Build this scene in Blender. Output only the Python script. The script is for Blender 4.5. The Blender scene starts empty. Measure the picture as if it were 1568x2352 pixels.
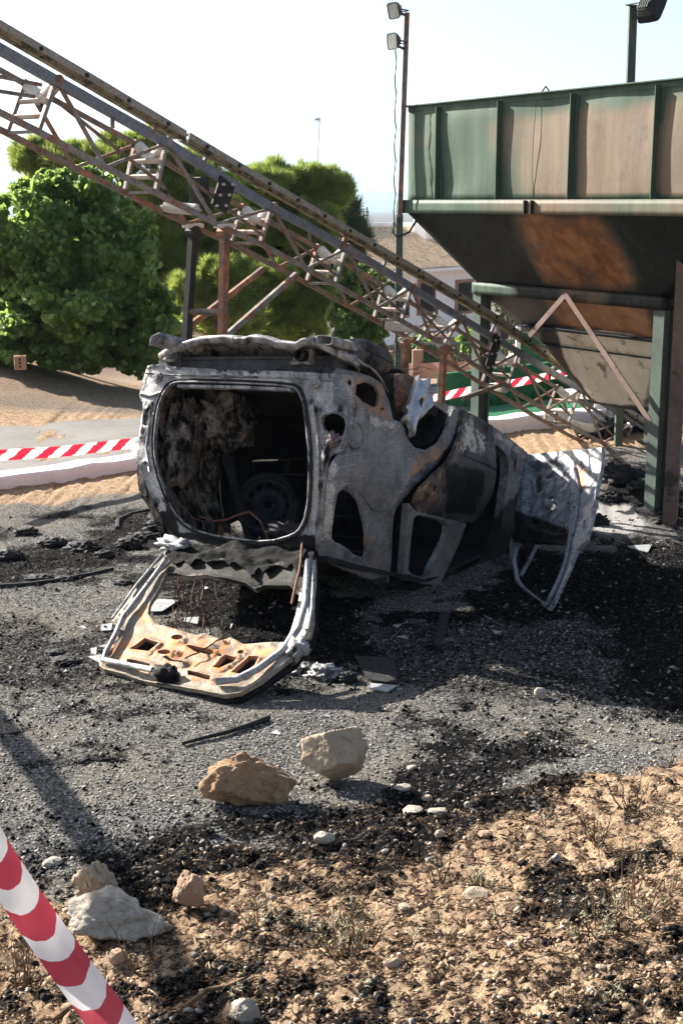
import bpy, math, random
import numpy as np
from mathutils import Vector as V, Matrix, noise
from mathutils.geometry import delaunay_2d_cdt
R = math.radians
random.seed(7); RNG = np.random.default_rng(7)
S = bpy.context.scene
COL = S.collection

# ------------------------------------------------------------------ camera, world, sun, exposure
FL, TH, CH = 3100.0, math.atan(711/3100.0), 2.75
cam_d = bpy.data.cameras.new("camera"); cam = bpy.data.objects.new("camera", cam_d); COL.objects.link(cam)
cam_d.sensor_fit = 'VERTICAL'; cam_d.sensor_height = 36; cam_d.lens = 36*FL/2352.0
cam_d.clip_start = 0.05; cam_d.clip_end = 30000
cam.location = (0, 0, CH); cam.rotation_euler = (math.pi/2-TH, 0, 0)
S.camera = cam
SUN_AZ, SUN_EL = 53.0, 28.0          # shadows fall 50 deg to the right of the direction towards the camera
w = bpy.data.worlds.new("World"); S.world = w; w.use_nodes = True
nt = w.node_tree; nt.nodes.clear()
sky = nt.nodes.new('ShaderNodeTexSky'); sky.sky_type = 'NISHITA'; sky.sun_disc = False
sky.sun_elevation = R(SUN_EL); sky.sun_rotation = R(360-SUN_AZ); sky.air_density = 0.8; sky.dust_density = 3.0; sky.ozone_density = 1.0
bg = nt.nodes.new('ShaderNodeBackground'); bg.inputs[1].default_value = 0.045
wo = nt.nodes.new('ShaderNodeOutputWorld')
nt.links.new(sky.outputs[0], bg.inputs[0]); nt.links.new(bg.outputs[0], wo.inputs[0])
sd = bpy.data.lights.new("sun", 'SUN'); sd.energy = 5.0; sd.angle = R(0.5); sd.color = (1.0, 0.94, 0.84)
sun = bpy.data.objects.new("sun", sd); COL.objects.link(sun)
sdir = V((math.sin(R(SUN_AZ))*math.cos(R(SUN_EL)), -math.cos(R(SUN_AZ))*math.cos(R(SUN_EL)), -math.sin(R(SUN_EL))))
sun.rotation_euler = sdir.to_track_quat('-Z', 'Y').to_euler()
S.view_settings.view_transform = 'Standard'; S.view_settings.look = 'None'
S.view_settings.exposure = 1.95; S.view_settings.gamma = 1.0
S.render.resolution_x = 682; S.render.resolution_y = 1024
S.render.engine = 'CYCLES'

# ------------------------------------------------------------------ photograph pixel <-> world helpers (pixels of a 1568 x 2352 view)
CT, ST = math.cos(TH), math.sin(TH)
def ray(px, py):
    u = (px-784)/FL; v = (1176-py)/FL
    return V((u, CT+v*ST, -ST+v*CT))
def at(px, py, Y):
    d = ray(px, py); return V((0, 0, CH)) + d*(Y/d.y)
def atz(px, py, z=0.0):
    d = ray(px, py); return V((0, 0, CH)) + d*((z-CH)/d.z)
def proj(P):
    X = P[0]; Y = P[1]; Z = P[2]-CH
    dep = Y*CT - Z*ST; up = Y*ST + Z*CT
    return 784+FL*X/dep, 1176-FL*up/dep
def zc(pts, ox, oy, s): return [(ox+x*s, oy+y*s) for x, y in pts]
Z1 = lambda p: zc(p, 287, 717.6, .3661)      # crops of the photograph used while measuring
Z2 = lambda p: zc(p, 689, 775, .476)
Z3 = lambda p: zc(p, 201, 1177, .3661)
Z5 = lambda p: zc(p, 1091, 804, .3043)
def ell(cx, cy, rx, ry, n=10): return [(cx+rx*math.cos(6.2832*i/n), cy+ry*math.sin(6.2832*i/n)) for i in range(n)]

# ------------------------------------------------------------------ objects
def tag(o, label=None, cat=None, group=None, kind=None):
    if label: o['label'] = label
    if cat: o['category'] = cat
    if group: o['group'] = group
    if kind: o['kind'] = kind
    return o
def wloc(o):
    p = V((0, 0, 0))
    while o: p = p + V(o.location); o = o.parent
    return p
def empty(name, loc, label, cat, group=None):
    o = bpy.data.objects.new(name, None); COL.objects.link(o); o.location = loc
    o.empty_display_size = .1
    return tag(o, label, cat, group)
def link(name, me, mat, parent=None, loc=None):
    o = bpy.data.objects.new(name, me); COL.objects.link(o)
    off = wloc(parent) if parent else V(loc or (0, 0, 0))
    n = len(me.vertices); a = np.empty(n*3); me.vertices.foreach_get('co', a)
    a = (a.reshape(-1, 3)-np.array(off)).ravel(); me.vertices.foreach_set('co', a)
    if parent: o.parent = parent
    else: o.location = off
    if mat: me.materials.append(mat)
    me.update()
    return o
class MB:
    def __init__(s): s.v = []; s.f = []
    def add(s, vs, fs):
        b = len(s.v); s.v += [tuple(x) for x in vs]; s.f += [tuple(b+i for i in f) for f in fs]; return s
    def box(s, c, a, b, d):          # centre and three half-vectors
        c, a, b, d = V(c), V(a), V(b), V(d)
        vs = [c+i*a+j*b+k*d for k in (-1, 1) for j in (-1, 1) for i in (-1, 1)]
        return s.add(vs, [(0, 2, 3, 1), (4, 5, 7, 6), (0, 1, 5, 4), (2, 6, 7, 3), (0, 4, 6, 2), (1, 3, 7, 5)])
    def beam(s, p, q, w, h, up=(0, 0, 1)):
        p, q = V(p), V(q); d = (q-p); L = d.length/2; d.normalize()
        x = d.cross(V(up))
        if x.length < 1e-4: x = d.cross(V((1, 0, 0)))
        x.normalize(); u = x.cross(d).normalized()
        return s.box((p+q)/2, d*L, x*w/2, u*h/2)
    def tube(s, pts, r, n=6, cap=True, r2=None):
        pts = [V(p) for p in pts]; m = len(pts); b = len(s.v)
        ref = V((0, 0, 1))
        for i, p in enumerate(pts):
            d = (pts[min(i+1, m-1)]-pts[max(i-1, 0)]).normalized()
            x = d.cross(ref)
            if x.length < .05: x = d.cross(V((1, 0, 0)))
            x.normalize(); y = x.cross(d)
            rr = r if r2 is None else r+(r2-r)*i/max(1, m-1)
            for k in range(n):
                a = 6.2832*k/n; s.v.append(tuple(p+x*rr*math.cos(a)+y*rr*math.sin(a)))
        for i in range(m-1):
            for k in range(n):
                k2 = (k+1) % n
                s.f.append((b+i*n+k, b+i*n+k2, b+(i+1)*n+k2, b+(i+1)*n+k))
        if cap:
            s.f.append(tuple(b+k for k in range(n))); s.f.append(tuple(b+(m-1)*n+k for k in reversed(range(n))))
        return s
    def lathe(s, c, axis, prof, n=24):       # prof: (offset along axis, radius)
        c = V(c); ax = V(axis).normalized(); x = ax.cross(V((.3, .1, 1))).normalized(); y = ax.cross(x); b = len(s.v)
        for h, r in prof:
            for k in range(n):
                a = 6.2832*k/n; s.v.append(tuple(c+ax*h+(x*math.cos(a)+y*math.sin(a))*r))
        for i in range(len(prof)-1):
            for k in range(n):
                k2 = (k+1) % n; s.f.append((b+i*n+k, b+i*n+k2, b+(i+1)*n+k2, b+(i+1)*n+k))
        return s
    def mesh(s, name, smooth=False):
        me = bpy.data.meshes.new(name); me.from_pydata(s.v, [], s.f); me.validate()
        if smooth: me.polygons.foreach_set('use_smooth', [True]*len(me.polygons))
        return me
    def build(s, name, mat, parent=None, loc=None, smooth=False, bevel=0):
        o = link(name, s.mesh(name, smooth), mat, parent, loc)
        if bevel:
            m = o.modifiers.new('b', 'BEVEL'); m.width = bevel; m.segments = 1; m.limit_method = 'ANGLE'
        return o
def npmesh(name, verts, faces, mat, parent=None, loc=None, smooth=False, attr=None):
    """verts (n,3); faces (m,k) of equal size; attr {name: (domain, array)}"""
    me = bpy.data.meshes.new(name); n = len(verts); m, k = faces.shape
    me.vertices.add(n); me.vertices.foreach_set('co', np.asarray(verts, dtype=np.float64).ravel())
    me.loops.add(m*k); me.loops.foreach_set('vertex_index', faces.astype(np.int32).ravel())
    me.polygons.add(m); me.polygons.foreach_set('loop_start', np.arange(0, m*k, k, dtype=np.int32))
    try: me.polygons.foreach_set('loop_total', np.full(m, k, dtype=np.int32))
    except Exception: pass
    if smooth: me.polygons.foreach_set('use_smooth', np.ones(m, dtype=bool))
    me.update(calc_edges=True); me.validate()
    for an, (dom, arr) in (attr or {}).items():
        a = me.attributes.new(an, 'FLOAT_COLOR', dom)
        arr = np.concatenate([arr, np.ones((len(arr), 4-arr.shape[1]))], 1)
        a.data.foreach_set('color', arr.astype(np.float32).ravel())
    return link(name, me, mat, parent, loc)
def pdist(px, py, poly):
    """signed distance in pixels (positive inside) of arrays px, py to polygon"""
    P = np.array(poly, float); Q = np.roll(P, -1, 0); best = np.full(px.shape, 1e12); ins = np.zeros(px.shape, bool)
    for (x1, y1), (x2, y2) in zip(P, Q):
        dx, dy = x2-x1, y2-y1; t = np.clip(((px-x1)*dx+(py-y1)*dy)/(dx*dx+dy*dy+1e-9), 0, 1)
        best = np.minimum(best, (px-x1-t*dx)**2+(py-y1-t*dy)**2)
        c = ((y1 > py) != (y2 > py)) & (px < (x2-x1)*(py-y1)/((y2-y1) if abs(y2-y1) > 1e-9 else 1e-9)+x1); ins ^= c
    return np.sqrt(best)*np.where(ins, 1, -1)
def sstep(a, b, x): t = np.clip((x-a)/(b-a), 0, 1); return t*t*(3-2*t)
def fbm(x, y, sc, seed=0, octv=3):
    r = np.zeros(np.shape(x)); amp = 1.0; tot = 0
    rs = np.random.default_rng(seed+11)
    for o in range(octv):
        T = rs.random((64, 64)); gx = x*sc+17.3*o; gy = y*sc+5.1*o
        ix = np.floor(gx).astype(int); iy = np.floor(gy).astype(int); fx = gx-ix; fy = gy-iy
        fx = fx*fx*(3-2*fx); fy = fy*fy*(3-2*fy)
        a = T[ix % 64, iy % 64]; b = T[(ix+1) % 64, iy % 64]; c = T[ix % 64, (iy+1) % 64]; d = T[(ix+1) % 64, (iy+1) % 64]
        r += amp*((a*(1-fx)+b*fx)*(1-fy)+(c*(1-fx)+d*fx)*fy); tot += amp; amp *= .5; sc *= 2.1
    return r/tot

# ------------------------------------------------------------------ materials
def newmat(name):
    m = bpy.data.materials.new(name); m.use_nodes = True; n = m.node_tree; n.nodes.clear()
    out = n.nodes.new('ShaderNodeOutputMaterial'); b = n.nodes.new('ShaderNodeBsdfPrincipled')
    n.links.new(b.outputs[0], out.inputs[0]); return m, n, b
class NT:
    def __init__(s, n): s.n = n; s.co = n.nodes.new('ShaderNodeTexCoord').outputs['Object']
    def lk(s, a, b): s.n.links.new(a, b)
    def mapping(s, sc=(1, 1, 1), rot=(0, 0, 0)):
        m = s.n.nodes.new('ShaderNodeMapping'); m.inputs['Scale'].default_value = sc; m.inputs['Rotation'].default_value = rot
        s.lk(s.co, m.inputs[0]); return m.outputs[0]
    def noise(s, sc, det=5, rough=.6, vec=None, dist=0):
        t = s.n.nodes.new('ShaderNodeTexNoise'); t.inputs['Scale'].default_value = sc; t.inputs['Detail'].default_value = det
        t.inputs['Roughness'].default_value = rough; t.inputs['Distortion'].default_value = dist
        s.lk(vec if vec is not None else s.co, t.inputs['Vector']); return t.outputs[0]
    def voro(s, sc, feat='F1', out=0, rnd=1, vec=None):
        t = s.n.nodes.new('ShaderNodeTexVoronoi'); t.feature = feat; t.inputs['Scale'].default_value = sc
        t.inputs['Randomness'].default_value = rnd
        s.lk(vec if vec is not None else s.co, t.inputs['Vector']); return t.outputs[out]
    def ramp(s, fac, lo, hi, a=0.0, b=1.0):
        m = s.n.nodes.new('ShaderNodeMapRange'); m.clamp = True
        m.inputs[1].default_value = lo; m.inputs[2].default_value = hi; m.inputs[3].default_value = a; m.inputs[4].default_value = b
        s.lk(fac, m.inputs[0]); return m.outputs[0]
    def math(s, op, a, b=None, c=None):
        m = s.n.nodes.new('ShaderNodeMath'); m.operation = op
        for i, x in enumerate((a, b, c)):
            if x is None: continue
            if isinstance(x, (int, float)): m.inputs[i].default_value = x
            else: s.lk(x, m.inputs[i])
        return m.outputs[0]
    def mix(s, f, a, b):
        m = s.n.nodes.new('ShaderNodeMix'); m.data_type = 'RGBA'
        if isinstance(f, (int, float)): m.inputs[0].default_value = f
        else: s.lk(f, m.inputs[0])
        for i, x in ((6, a), (7, b)):
            if isinstance(x, (tuple, list)): m.inputs[i].default_value = (*x[:3], 1)
            else: s.lk(x, m.inputs[i])
        return m.outputs[2]
    def attr(s, name):
        a = s.n.nodes.new('ShaderNodeAttribute'); a.attribute_name = name
        sp = s.n.nodes.new('ShaderNodeSeparateColor'); s.lk(a.outputs['Color'], sp.inputs[0]); return sp.outputs
    def bump(s, h, strength, dist, b, nrm=None):
        m = s.n.nodes.new('ShaderNodeBump'); m.inputs['Strength'].default_value = strength; m.inputs['Distance'].default_value = dist
        s.lk(h, m.inputs['Height'])
        if nrm is not None: s.lk(nrm, m.inputs['Normal'])
        if b is not None: s.lk(m.outputs[0], b.inputs['Normal'])
        return m.outputs[0]
def burnt(name, ash=(.40, .40, .41), mid=(.16, .155, .15), dark=(.018, .018, .02), rust=(.26, .10, .035),
          pd=.5, pr=.62, sc=4.0, rough=.62, metal=.35, bump=.5, masks=False, scratch=False, spk_=.8):
    m, n, b = newmat(name); t = NT(n)
    n1 = t.noise(sc*1.5, 9, .74, vec=t.mapping((1.2, 1.2, .55), (.2, .1, 0)), dist=.3); n2 = t.noise(sc*2.3, 8, .7); n3 = t.noise(sc*.8+1.3, 7, .7, dist=1.2); fine = t.noise(95, 5, .75)
    c = t.mix(t.ramp(n2, .36, .62), mid, ash)
    c = t.mix(t.ramp(fine, .42, .60, 0, .55), c, tuple(x*.25 for x in ash)); spk = t.noise(45, 6, .8); c = t.mix(t.ramp(spk, .56, .64, 0, spk_), c, tuple(x*.18 for x in ash)); c = t.mix(t.ramp(spk, .40, .34, 0, .55), c, tuple(min(1, x*1.5) for x in ash))
    rf = t.ramp(n3, pr, pr+.07, 0, .9)
    if masks: a = t.attr('mask'); rf = t.math('MAXIMUM', rf, t.math('MULTIPLY', a[1], t.ramp(n2, .38, .6)))
    c = t.mix(rf, c, t.mix(t.ramp(n2, .4, .6), rust, tuple(min(1, x*2.1) for x in rust)))
    df = t.ramp(n1, pd, pd+.1)
    if masks:
        df = t.math('MAXIMUM', df, t.ramp(t.math('ADD', a[0], t.math('MULTIPLY', t.math('SUBTRACT', n2, .5), 1.6)), .35, .65))
    c = t.mix(df, c, dark)
    if masks: c = t.mix(t.ramp(t.math('ADD', t.math('MULTIPLY', a[2], .8), t.math('MULTIPLY', t.math('SUBTRACT', t.noise(14, 8, .75), .5), 3.0)), .45, .75, 0, .9), c, t.mix(t.ramp(fine, .4, .65), (.66, .64, .60), (.26, .25, .24)))
    if scratch:
        v = t.mapping((3, 3, 60), (R(20), R(35), 0)); sn = t.noise(3, 3, .5, vec=v)
        c = t.mix(t.ramp(sn, .62, .68, 0, .6), c, tuple(min(1, x*1.4) for x in ash))
    n.links.new(c, b.inputs['Base Color']); b.inputs['Metallic'].default_value = metal; b.inputs['Specular IOR Level'].default_value = .22
    rr = t.ramp(n2, .3, .7, rough-.15, rough+.15); n.links.new(rr, b.inputs['Roughness'])
    nb = t.bump(fine, bump, .004, None); t.bump(n2, bump, .012, b, nb)
    return m
def plain(name, col, rough=.7, metal=0, var=.25, sc=6, bump=.2, col2=None, p2=.55):
    m, n, b = newmat(name); t = NT(n)
    n1 = t.noise(sc, 6, .65); n2 = t.noise(sc*7, 5, .7)
    c = t.mix(t.ramp(n1, .3, .7), tuple(x*(1-var) for x in col), tuple(min(1, x*(1+var)) for x in col))
    if col2: c = t.mix(t.ramp(t.noise(sc*.7+.9, 8, .72), p2, p2+.08), c, col2)
    c = t.mix(t.ramp(n2, .5, .75, 0, .35), c, tuple(x*.45 for x in col))
    n.links.new(c, b.inputs['Base Color']); b.inputs['Roughness'].default_value = rough; b.inputs['Metallic'].default_value = metal; b.inputs['Specular IOR Level'].default_value = .25
    t.bump(n2, bump, .006, b)
    return m
#MORE_MATS

# ------------------------------------------------------------------ ground
BX = (.461, -.887)
def bank(x, y):
    d = (x+1.0)*BX[0]*1.0-(y-5.15)*.887
    d = np.asarray(d, float)
    h = .175*(np.sqrt(d*d+.25)+d)/2
    far = np.clip(y-17.5, 0, 400)
    h = h - .108*(np.sqrt(far*far+1)-1)*sstep(-12, -6, x-(.02*y)) + 0
    h = h + .66*np.exp(-((x+6.3)/2.6)**2-((y-21.5)/3.2)**2)*1.25
    return h
def Hs(x, y): return float(bank(np.array(float(x)), np.array(float(y))))
CH_POLY = [
 [(-40,1245),(60,1225),(170,1235),(290,1190),(400,1195),(420,1275),(330,1300),(200,1325),(90,1345),(-40,1350)],
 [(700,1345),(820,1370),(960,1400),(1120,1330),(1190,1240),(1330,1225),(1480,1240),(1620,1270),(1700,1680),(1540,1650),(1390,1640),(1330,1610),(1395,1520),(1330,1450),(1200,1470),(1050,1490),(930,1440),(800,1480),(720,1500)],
 [(60,1900),(220,1880),(400,1895),(560,1880),(700,1860),(840,1870),(900,1760),(960,1690),(1200,1660),(1300,1700),(1330,1770),(1160,1850),(1000,1905),(850,1960),(560,2010),(420,2040),(330,2090),(120,2020),(20,1960)],
 [(1370,1060),(1500,1070),(1568,1100),(1580,1180),(1490,1190),(1440,1240),(1380,1200)],
 [(380,1230),(720,1250),(760,1350),(900,1500),(800,1580),(640,1590),(500,1440),(380,1400),(300,1340)],
]
SHADEPATCH = [(0,1380),(240,1420),(330,1460),(230,1560),(120,1560),(0,1500)]
def ground_masks(x, y, z):
    dep = np.maximum(y*CT-(z-CH)*ST, .5); px = 784+FL*x/dep; py = 1176-FL*(y*ST+(z-CH)*CT)/dep
    n = fbm(x, y, 1.6, 1)-.5; n2 = fbm(x, y, 6, 2)-.5
    char_shade = np.zeros_like(x)
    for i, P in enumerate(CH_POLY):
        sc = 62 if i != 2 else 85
        char_shade = np.maximum(char_shade, sstep(-1, 1, (pdist(px, py, P)/sc+n*2.6+n2*2.2)))
    char_shade = np.maximum(char_shade, .56*sstep(-1, 1, pdist(px, py, [(640,1400),(950,1400),(1250,1300),(1500,1400),(1480,1640),(1200,1625),(950,1595),(740,1590),(640,1560)])/40+n*1.5+n2))  # shade beside the car, put into the asphalt colour through the char mask
    char_shade = np.maximum(char_shade, .60*sstep(-1, 1, pdist(px, py, [(-60,1400),(120,1395),(260,1440),(330,1500),(220,1600),(100,1590),(-60,1560)])/60+n*2.5+n2*2))
    spots = sstep(.50, .68, fbm(x, y, 1.7, 9)*.5+fbm(x, y, 9, 4)*.5)*.66*sstep(9.2, 8.2, y+0*x)
    # sand: everything uphill of the bank line, and the strips by the kerb
    d = (x+1.0)*.461-(y-5.15)*.887
    sand = sstep(-.25, .35, d-.1+n*.9+n2*.5)
    strip = sstep(-.3, .3, y-(13.0+(x+3.3)*.50)+n*.8+.9)*sstep(18.5, 17.0, y)
    sand = np.maximum(sand, strip)
    farr = sstep(17, 19, y)*.75; mound = np.exp(-((x+5.5)/3.5)**2-((y-20.5)/3.2)**2)
    sand = np.maximum(sand, farr*.75)*sstep(140, 75, y)
    blotch = sstep(.47, .62, fbm(x, y, 2.3, 21)*.55+fbm(x, y, 8, 22)*.45)*sstep(0, 1.0, d)*.78
    char_shade = np.maximum(char_shade, np.maximum(blotch, spots*(d < 0)))
    ash = sstep(.62, .75, fbm(x, y, 4, 31)*.5+fbm(x, y, 13, 32)*.5)*sstep(.1, .6, char_shade)*.6
    wp = [(1370,1150),(1460,1170),(1500,1200),(1440,1230),(1360,1220)]
    ash = np.maximum(ash, sstep(-1, 1, pdist(px, py, wp)/14+n2*3))
    return char_shade, sand, ash
m, n, b = newmat('ground_mat'); t = NT(n); a = t.attr('mask')
f1 = t.noise(1.3, 6, .6); f2 = t.noise(9, 7, .7); f3 = t.noise(60, 5, .75); vo = t.voro(75); vc = t.voro(75, out=1); vs = t.voro(28)
sepc = n.nodes.new('ShaderNodeSeparateColor'); n.links.new(vc, sepc.inputs[0])
asp = t.mix(t.ramp(sepc.outputs[0], .1, .95), (.075, .074, .073), (.36, .35, .33))
asp = t.mix(t.ramp(vo, .35, .75), asp, (.05, .048, .046))
asp = t.mix(t.ramp(f2, .50, .70, 0, .7), asp, (.06, .06, .06))
asp = t.mix(t.ramp(f1, .45, .62, 0, .4), asp, (.27, .235, .19)); asp = t.mix(t.ramp(f3, .54, .62, 0, .75), asp, (.035, .034, .034))
sandc = t.mix(t.ramp(f2, .35, .65), (.33, .215, .13), (.52, .385, .26))
sandc = t.mix(t.ramp(t.noise(24, 8, .8), .50, .60, 0, .8), sandc, (.13, .085, .055)); sandc = t.mix(t.ramp(f3, .52, .6, 0, .8), sandc, (.10, .065, .04))
c = t.mix(t.ramp(t.math('ADD', a[1], t.math('MULTIPLY', t.math('SUBTRACT', f3, .5), 1.1)), .35, .65), asp, sandc)
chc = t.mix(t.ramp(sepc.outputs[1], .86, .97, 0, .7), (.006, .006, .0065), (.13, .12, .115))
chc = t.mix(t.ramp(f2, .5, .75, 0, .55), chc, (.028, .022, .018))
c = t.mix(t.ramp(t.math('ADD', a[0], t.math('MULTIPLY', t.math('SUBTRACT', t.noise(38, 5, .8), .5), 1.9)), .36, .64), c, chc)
c = t.mix(t.ramp(t.math('ADD', a[2], t.math('MULTIPLY', t.math('SUBTRACT', f3, .5), 1.6)), .5, .75, 0, .85), c, (.42, .41, .40))
n.links.new(c, b.inputs['Base Color']); b.inputs['Roughness'].default_value = .95; b.inputs['Specular IOR Level'].default_value = .04
nb = t.bump(t.noise(110, 4, .7), .8, .008, None); nb = t.bump(f3, 1.0, .014, None, nb); t.bump(t.noise(18, 5, .7), .5, .03, b, nb)
M_GROUND = m
def axis(lo, hi, step, ends, k=1.28):
    a = list(np.arange(lo, hi+1e-6, step)); s = step; x = hi
    while x < ends[1]: s *= k; x += s; a.append(x)
    s = step; x = lo; pre = []
    while x > ends[0]: s *= k; x -= s; pre.append(x)
    return np.array(pre[::-1]+a)
xs = axis(-3.7, 3.9, .027, (-8000, 8000), 1.22); ys = axis(2.6, 10.5, .027, (-60, 8500), 1.12)
GX, GY = np.meshgrid(xs, ys); gx, gy = GX.ravel(), GY.ravel()
gz = bank(gx, gy)
gz = np.where(gy > 70, -5.6-(gy-70)*.004, gz)
char_shade, sand, ash = ground_masks(gx, gy, gz)
near = sstep(16, 10, np.abs(gy-5))*sstep(14, 8, np.abs(gx))
rough = fbm(gx, gy, 22, 5, 2)-.5
gz = gz + near*((.004+.014*char_shade+.030*sand)*rough*1.8 + .05*sand*(fbm(gx, gy, 3.5, 7)-.5)*1.3+.035*char_shade*(fbm(gx, gy, 6, 8)-.5))
NX, NY = len(xs), len(ys)
ii = (np.arange(NY-1)[:, None]*NX+np.arange(NX-1)[None, :]).ravel()
gf = np.stack([ii, ii+1, ii+NX+1, ii+NX], 1)
GZ = gz.reshape(NY, NX)
ground = npmesh('ground', np.stack([gx, gy, gz], 1), gf, M_GROUND, smooth=True, attr={'mask': ('POINT', np.stack([char_shade, sand, ash], 1))})
tag(ground, kind='structure')
def Hg(x, y):
    i = min(max(int(np.searchsorted(xs, x))-1, 0), NX-2); j = min(max(int(np.searchsorted(ys, y))-1, 0), NY-2)
    return float(GZ[j, i])
def onground(px, py):
    P = atz(px, py, 0)
    for _ in range(12):
        z = Hg(P.x, P.y); P = atz(px, py, z) if z < CH-.2 else P
    return P

# loose grit, cinders and clods (nobody could count these)
def rock_verts(nv, seed):
    rs = np.random.default_rng(seed)
    ph = (1+5**.5)/2
    v = np.array([(-1,ph,0),(1,ph,0),(-1,-ph,0),(1,-ph,0),(0,-1,ph),(0,1,ph),(0,-1,-ph),(0,1,-ph),(ph,0,-1),(ph,0,1),(-ph,0,-1),(-ph,0,1)], float)/1.9
    v *= (1+rs.uniform(-.35, .35, (12, 1))); return v
ICOF = np.array([(0,11,5),(0,5,1),(0,1,7),(0,7,10),(0,10,11),(1,5,9),(5,11,4),(11,10,2),(10,7,6),(7,1,8),(3,9,4),(3,4,2),(3,2,6),(3,6,8),(3,8,9),(4,9,5),(2,4,11),(6,2,10),(8,6,7),(9,8,1)])
def scatter(name, mat, count, pick, smin, smax, seed, flat=.6, power=3.0, stretch=1.0):
    rs = np.random.default_rng(seed); out = []; 
    px = rs.uniform(-60, 1630, count*4); py = rs.uniform(1000, 2400, count*4)
    dz = -ST+(1176-py)/FL*CT; t_ = -CH/dz; 
    x = (px-784)/FL*t_; y = (CT+(1176-py)/FL*ST)*t_
    for _ in range(5):
        h = bank(x, y); t_ = (h-CH)/dz; x = (px-784)/FL*t_; y = (CT+(1176-py)/FL*ST)*t_
    h = bank(x, y); c_, s_, a_ = ground_masks(x, y, h)
    pr = pick(c_, s_, a_, x, y); keep = rs.random(len(x)) < pr
    x, y = x[keep][:count], y[keep][:count]; N = len(x)
    zi = np.array([Hg(p, q) for p, q in zip(x, y)])
    s = smin+(smax-smin)*rs.random(N)**power
    bases = np.stack([rock_verts(12, k) for k in range(12)]); v = bases[rs.integers(0, 12, N)]
    a = rs.uniform(0, 6.28, N); ca, sa = np.cos(a), np.sin(a)
    st = np.stack([rs.uniform(.7, 1.5, N)*stretch, rs.uniform(.6, 1.1, N)/stretch**.5, rs.uniform(.35, .9, N)*flat/.6], 1)
    v = v*st[:, None, :]*s[:, None, None]
    vx = v[..., 0]*ca[:, None]-v[..., 1]*sa[:, None]; vy = v[..., 0]*sa[:, None]+v[..., 1]*ca[:, None]
    V3 = np.stack([vx+x[:, None], vy+y[:, None], v[..., 2]+(zi+s*.18)[:, None]], -1).reshape(-1, 3)
    F3 = (ICOF[None]+12*np.arange(N)[:, None, None]).reshape(-1, 3)
    tint = np.repeat(rs.random((N, 3)), 12, 0)
    o = npmesh(name, V3, F3, mat, attr={'tint': ('POINT', tint)}); tag(o, kind='stuff'); return o
def tinted(name, c1, c2, c3=None, rough=.9):
    m, n, b = newmat(name); t = NT(n); a = t.attr('tint')
    c = t.mix(a[0], c1, c2)
    if c3: c = t.mix(t.ramp(a[1], .86, .93), c, c3)
    c = t.mix(t.ramp(t.noise(120, 4, .7), .45, .7, 0, .5), c, tuple(x*.5 for x in c1))
    n.links.new(c, b.inputs['Base Color']); b.inputs['Roughness'].default_value = rough; b.inputs['Specular IOR Level'].default_value = .12
    return m
scatter('gravel', tinted('grit_mat', (.08, .079, .077), (.42, .40, .37), (.03, .03, .03)), 42000,
        lambda c, s, a, x, y: (1-c)*(1-s)*.9*(y < 11), .0018, .0095, 3, .6, 4)
scatter('cinders', tinted('cinder_mat', (.004, .004, .0045), (.020, .019, .019), (.26, .24, .22), .8), 42000,
        lambda c, s, a, x, y: c*.9*(y < 12), .0018, .015, 4, .8, 9)
scatter('soil_clods', tinted('clod_mat', (.20, .13, .08), (.46, .34, .23), (.56, .47, .36)), 75000,
        lambda c, s, a, x, y: s*(1-.7*c)*(y < 8.5)*.9, .0010, .012, 5, .8, 40.0)
scatter('burnt_litter', tinted('litter_mat', (.018, .013, .010), (.10, .06, .036), (.36, .28, .18)), 55000,
        lambda c, s, a, x, y: s*(y < 7.5)*.9, .0012, .0065, 6, .5, 3.0, 3.2)
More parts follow.
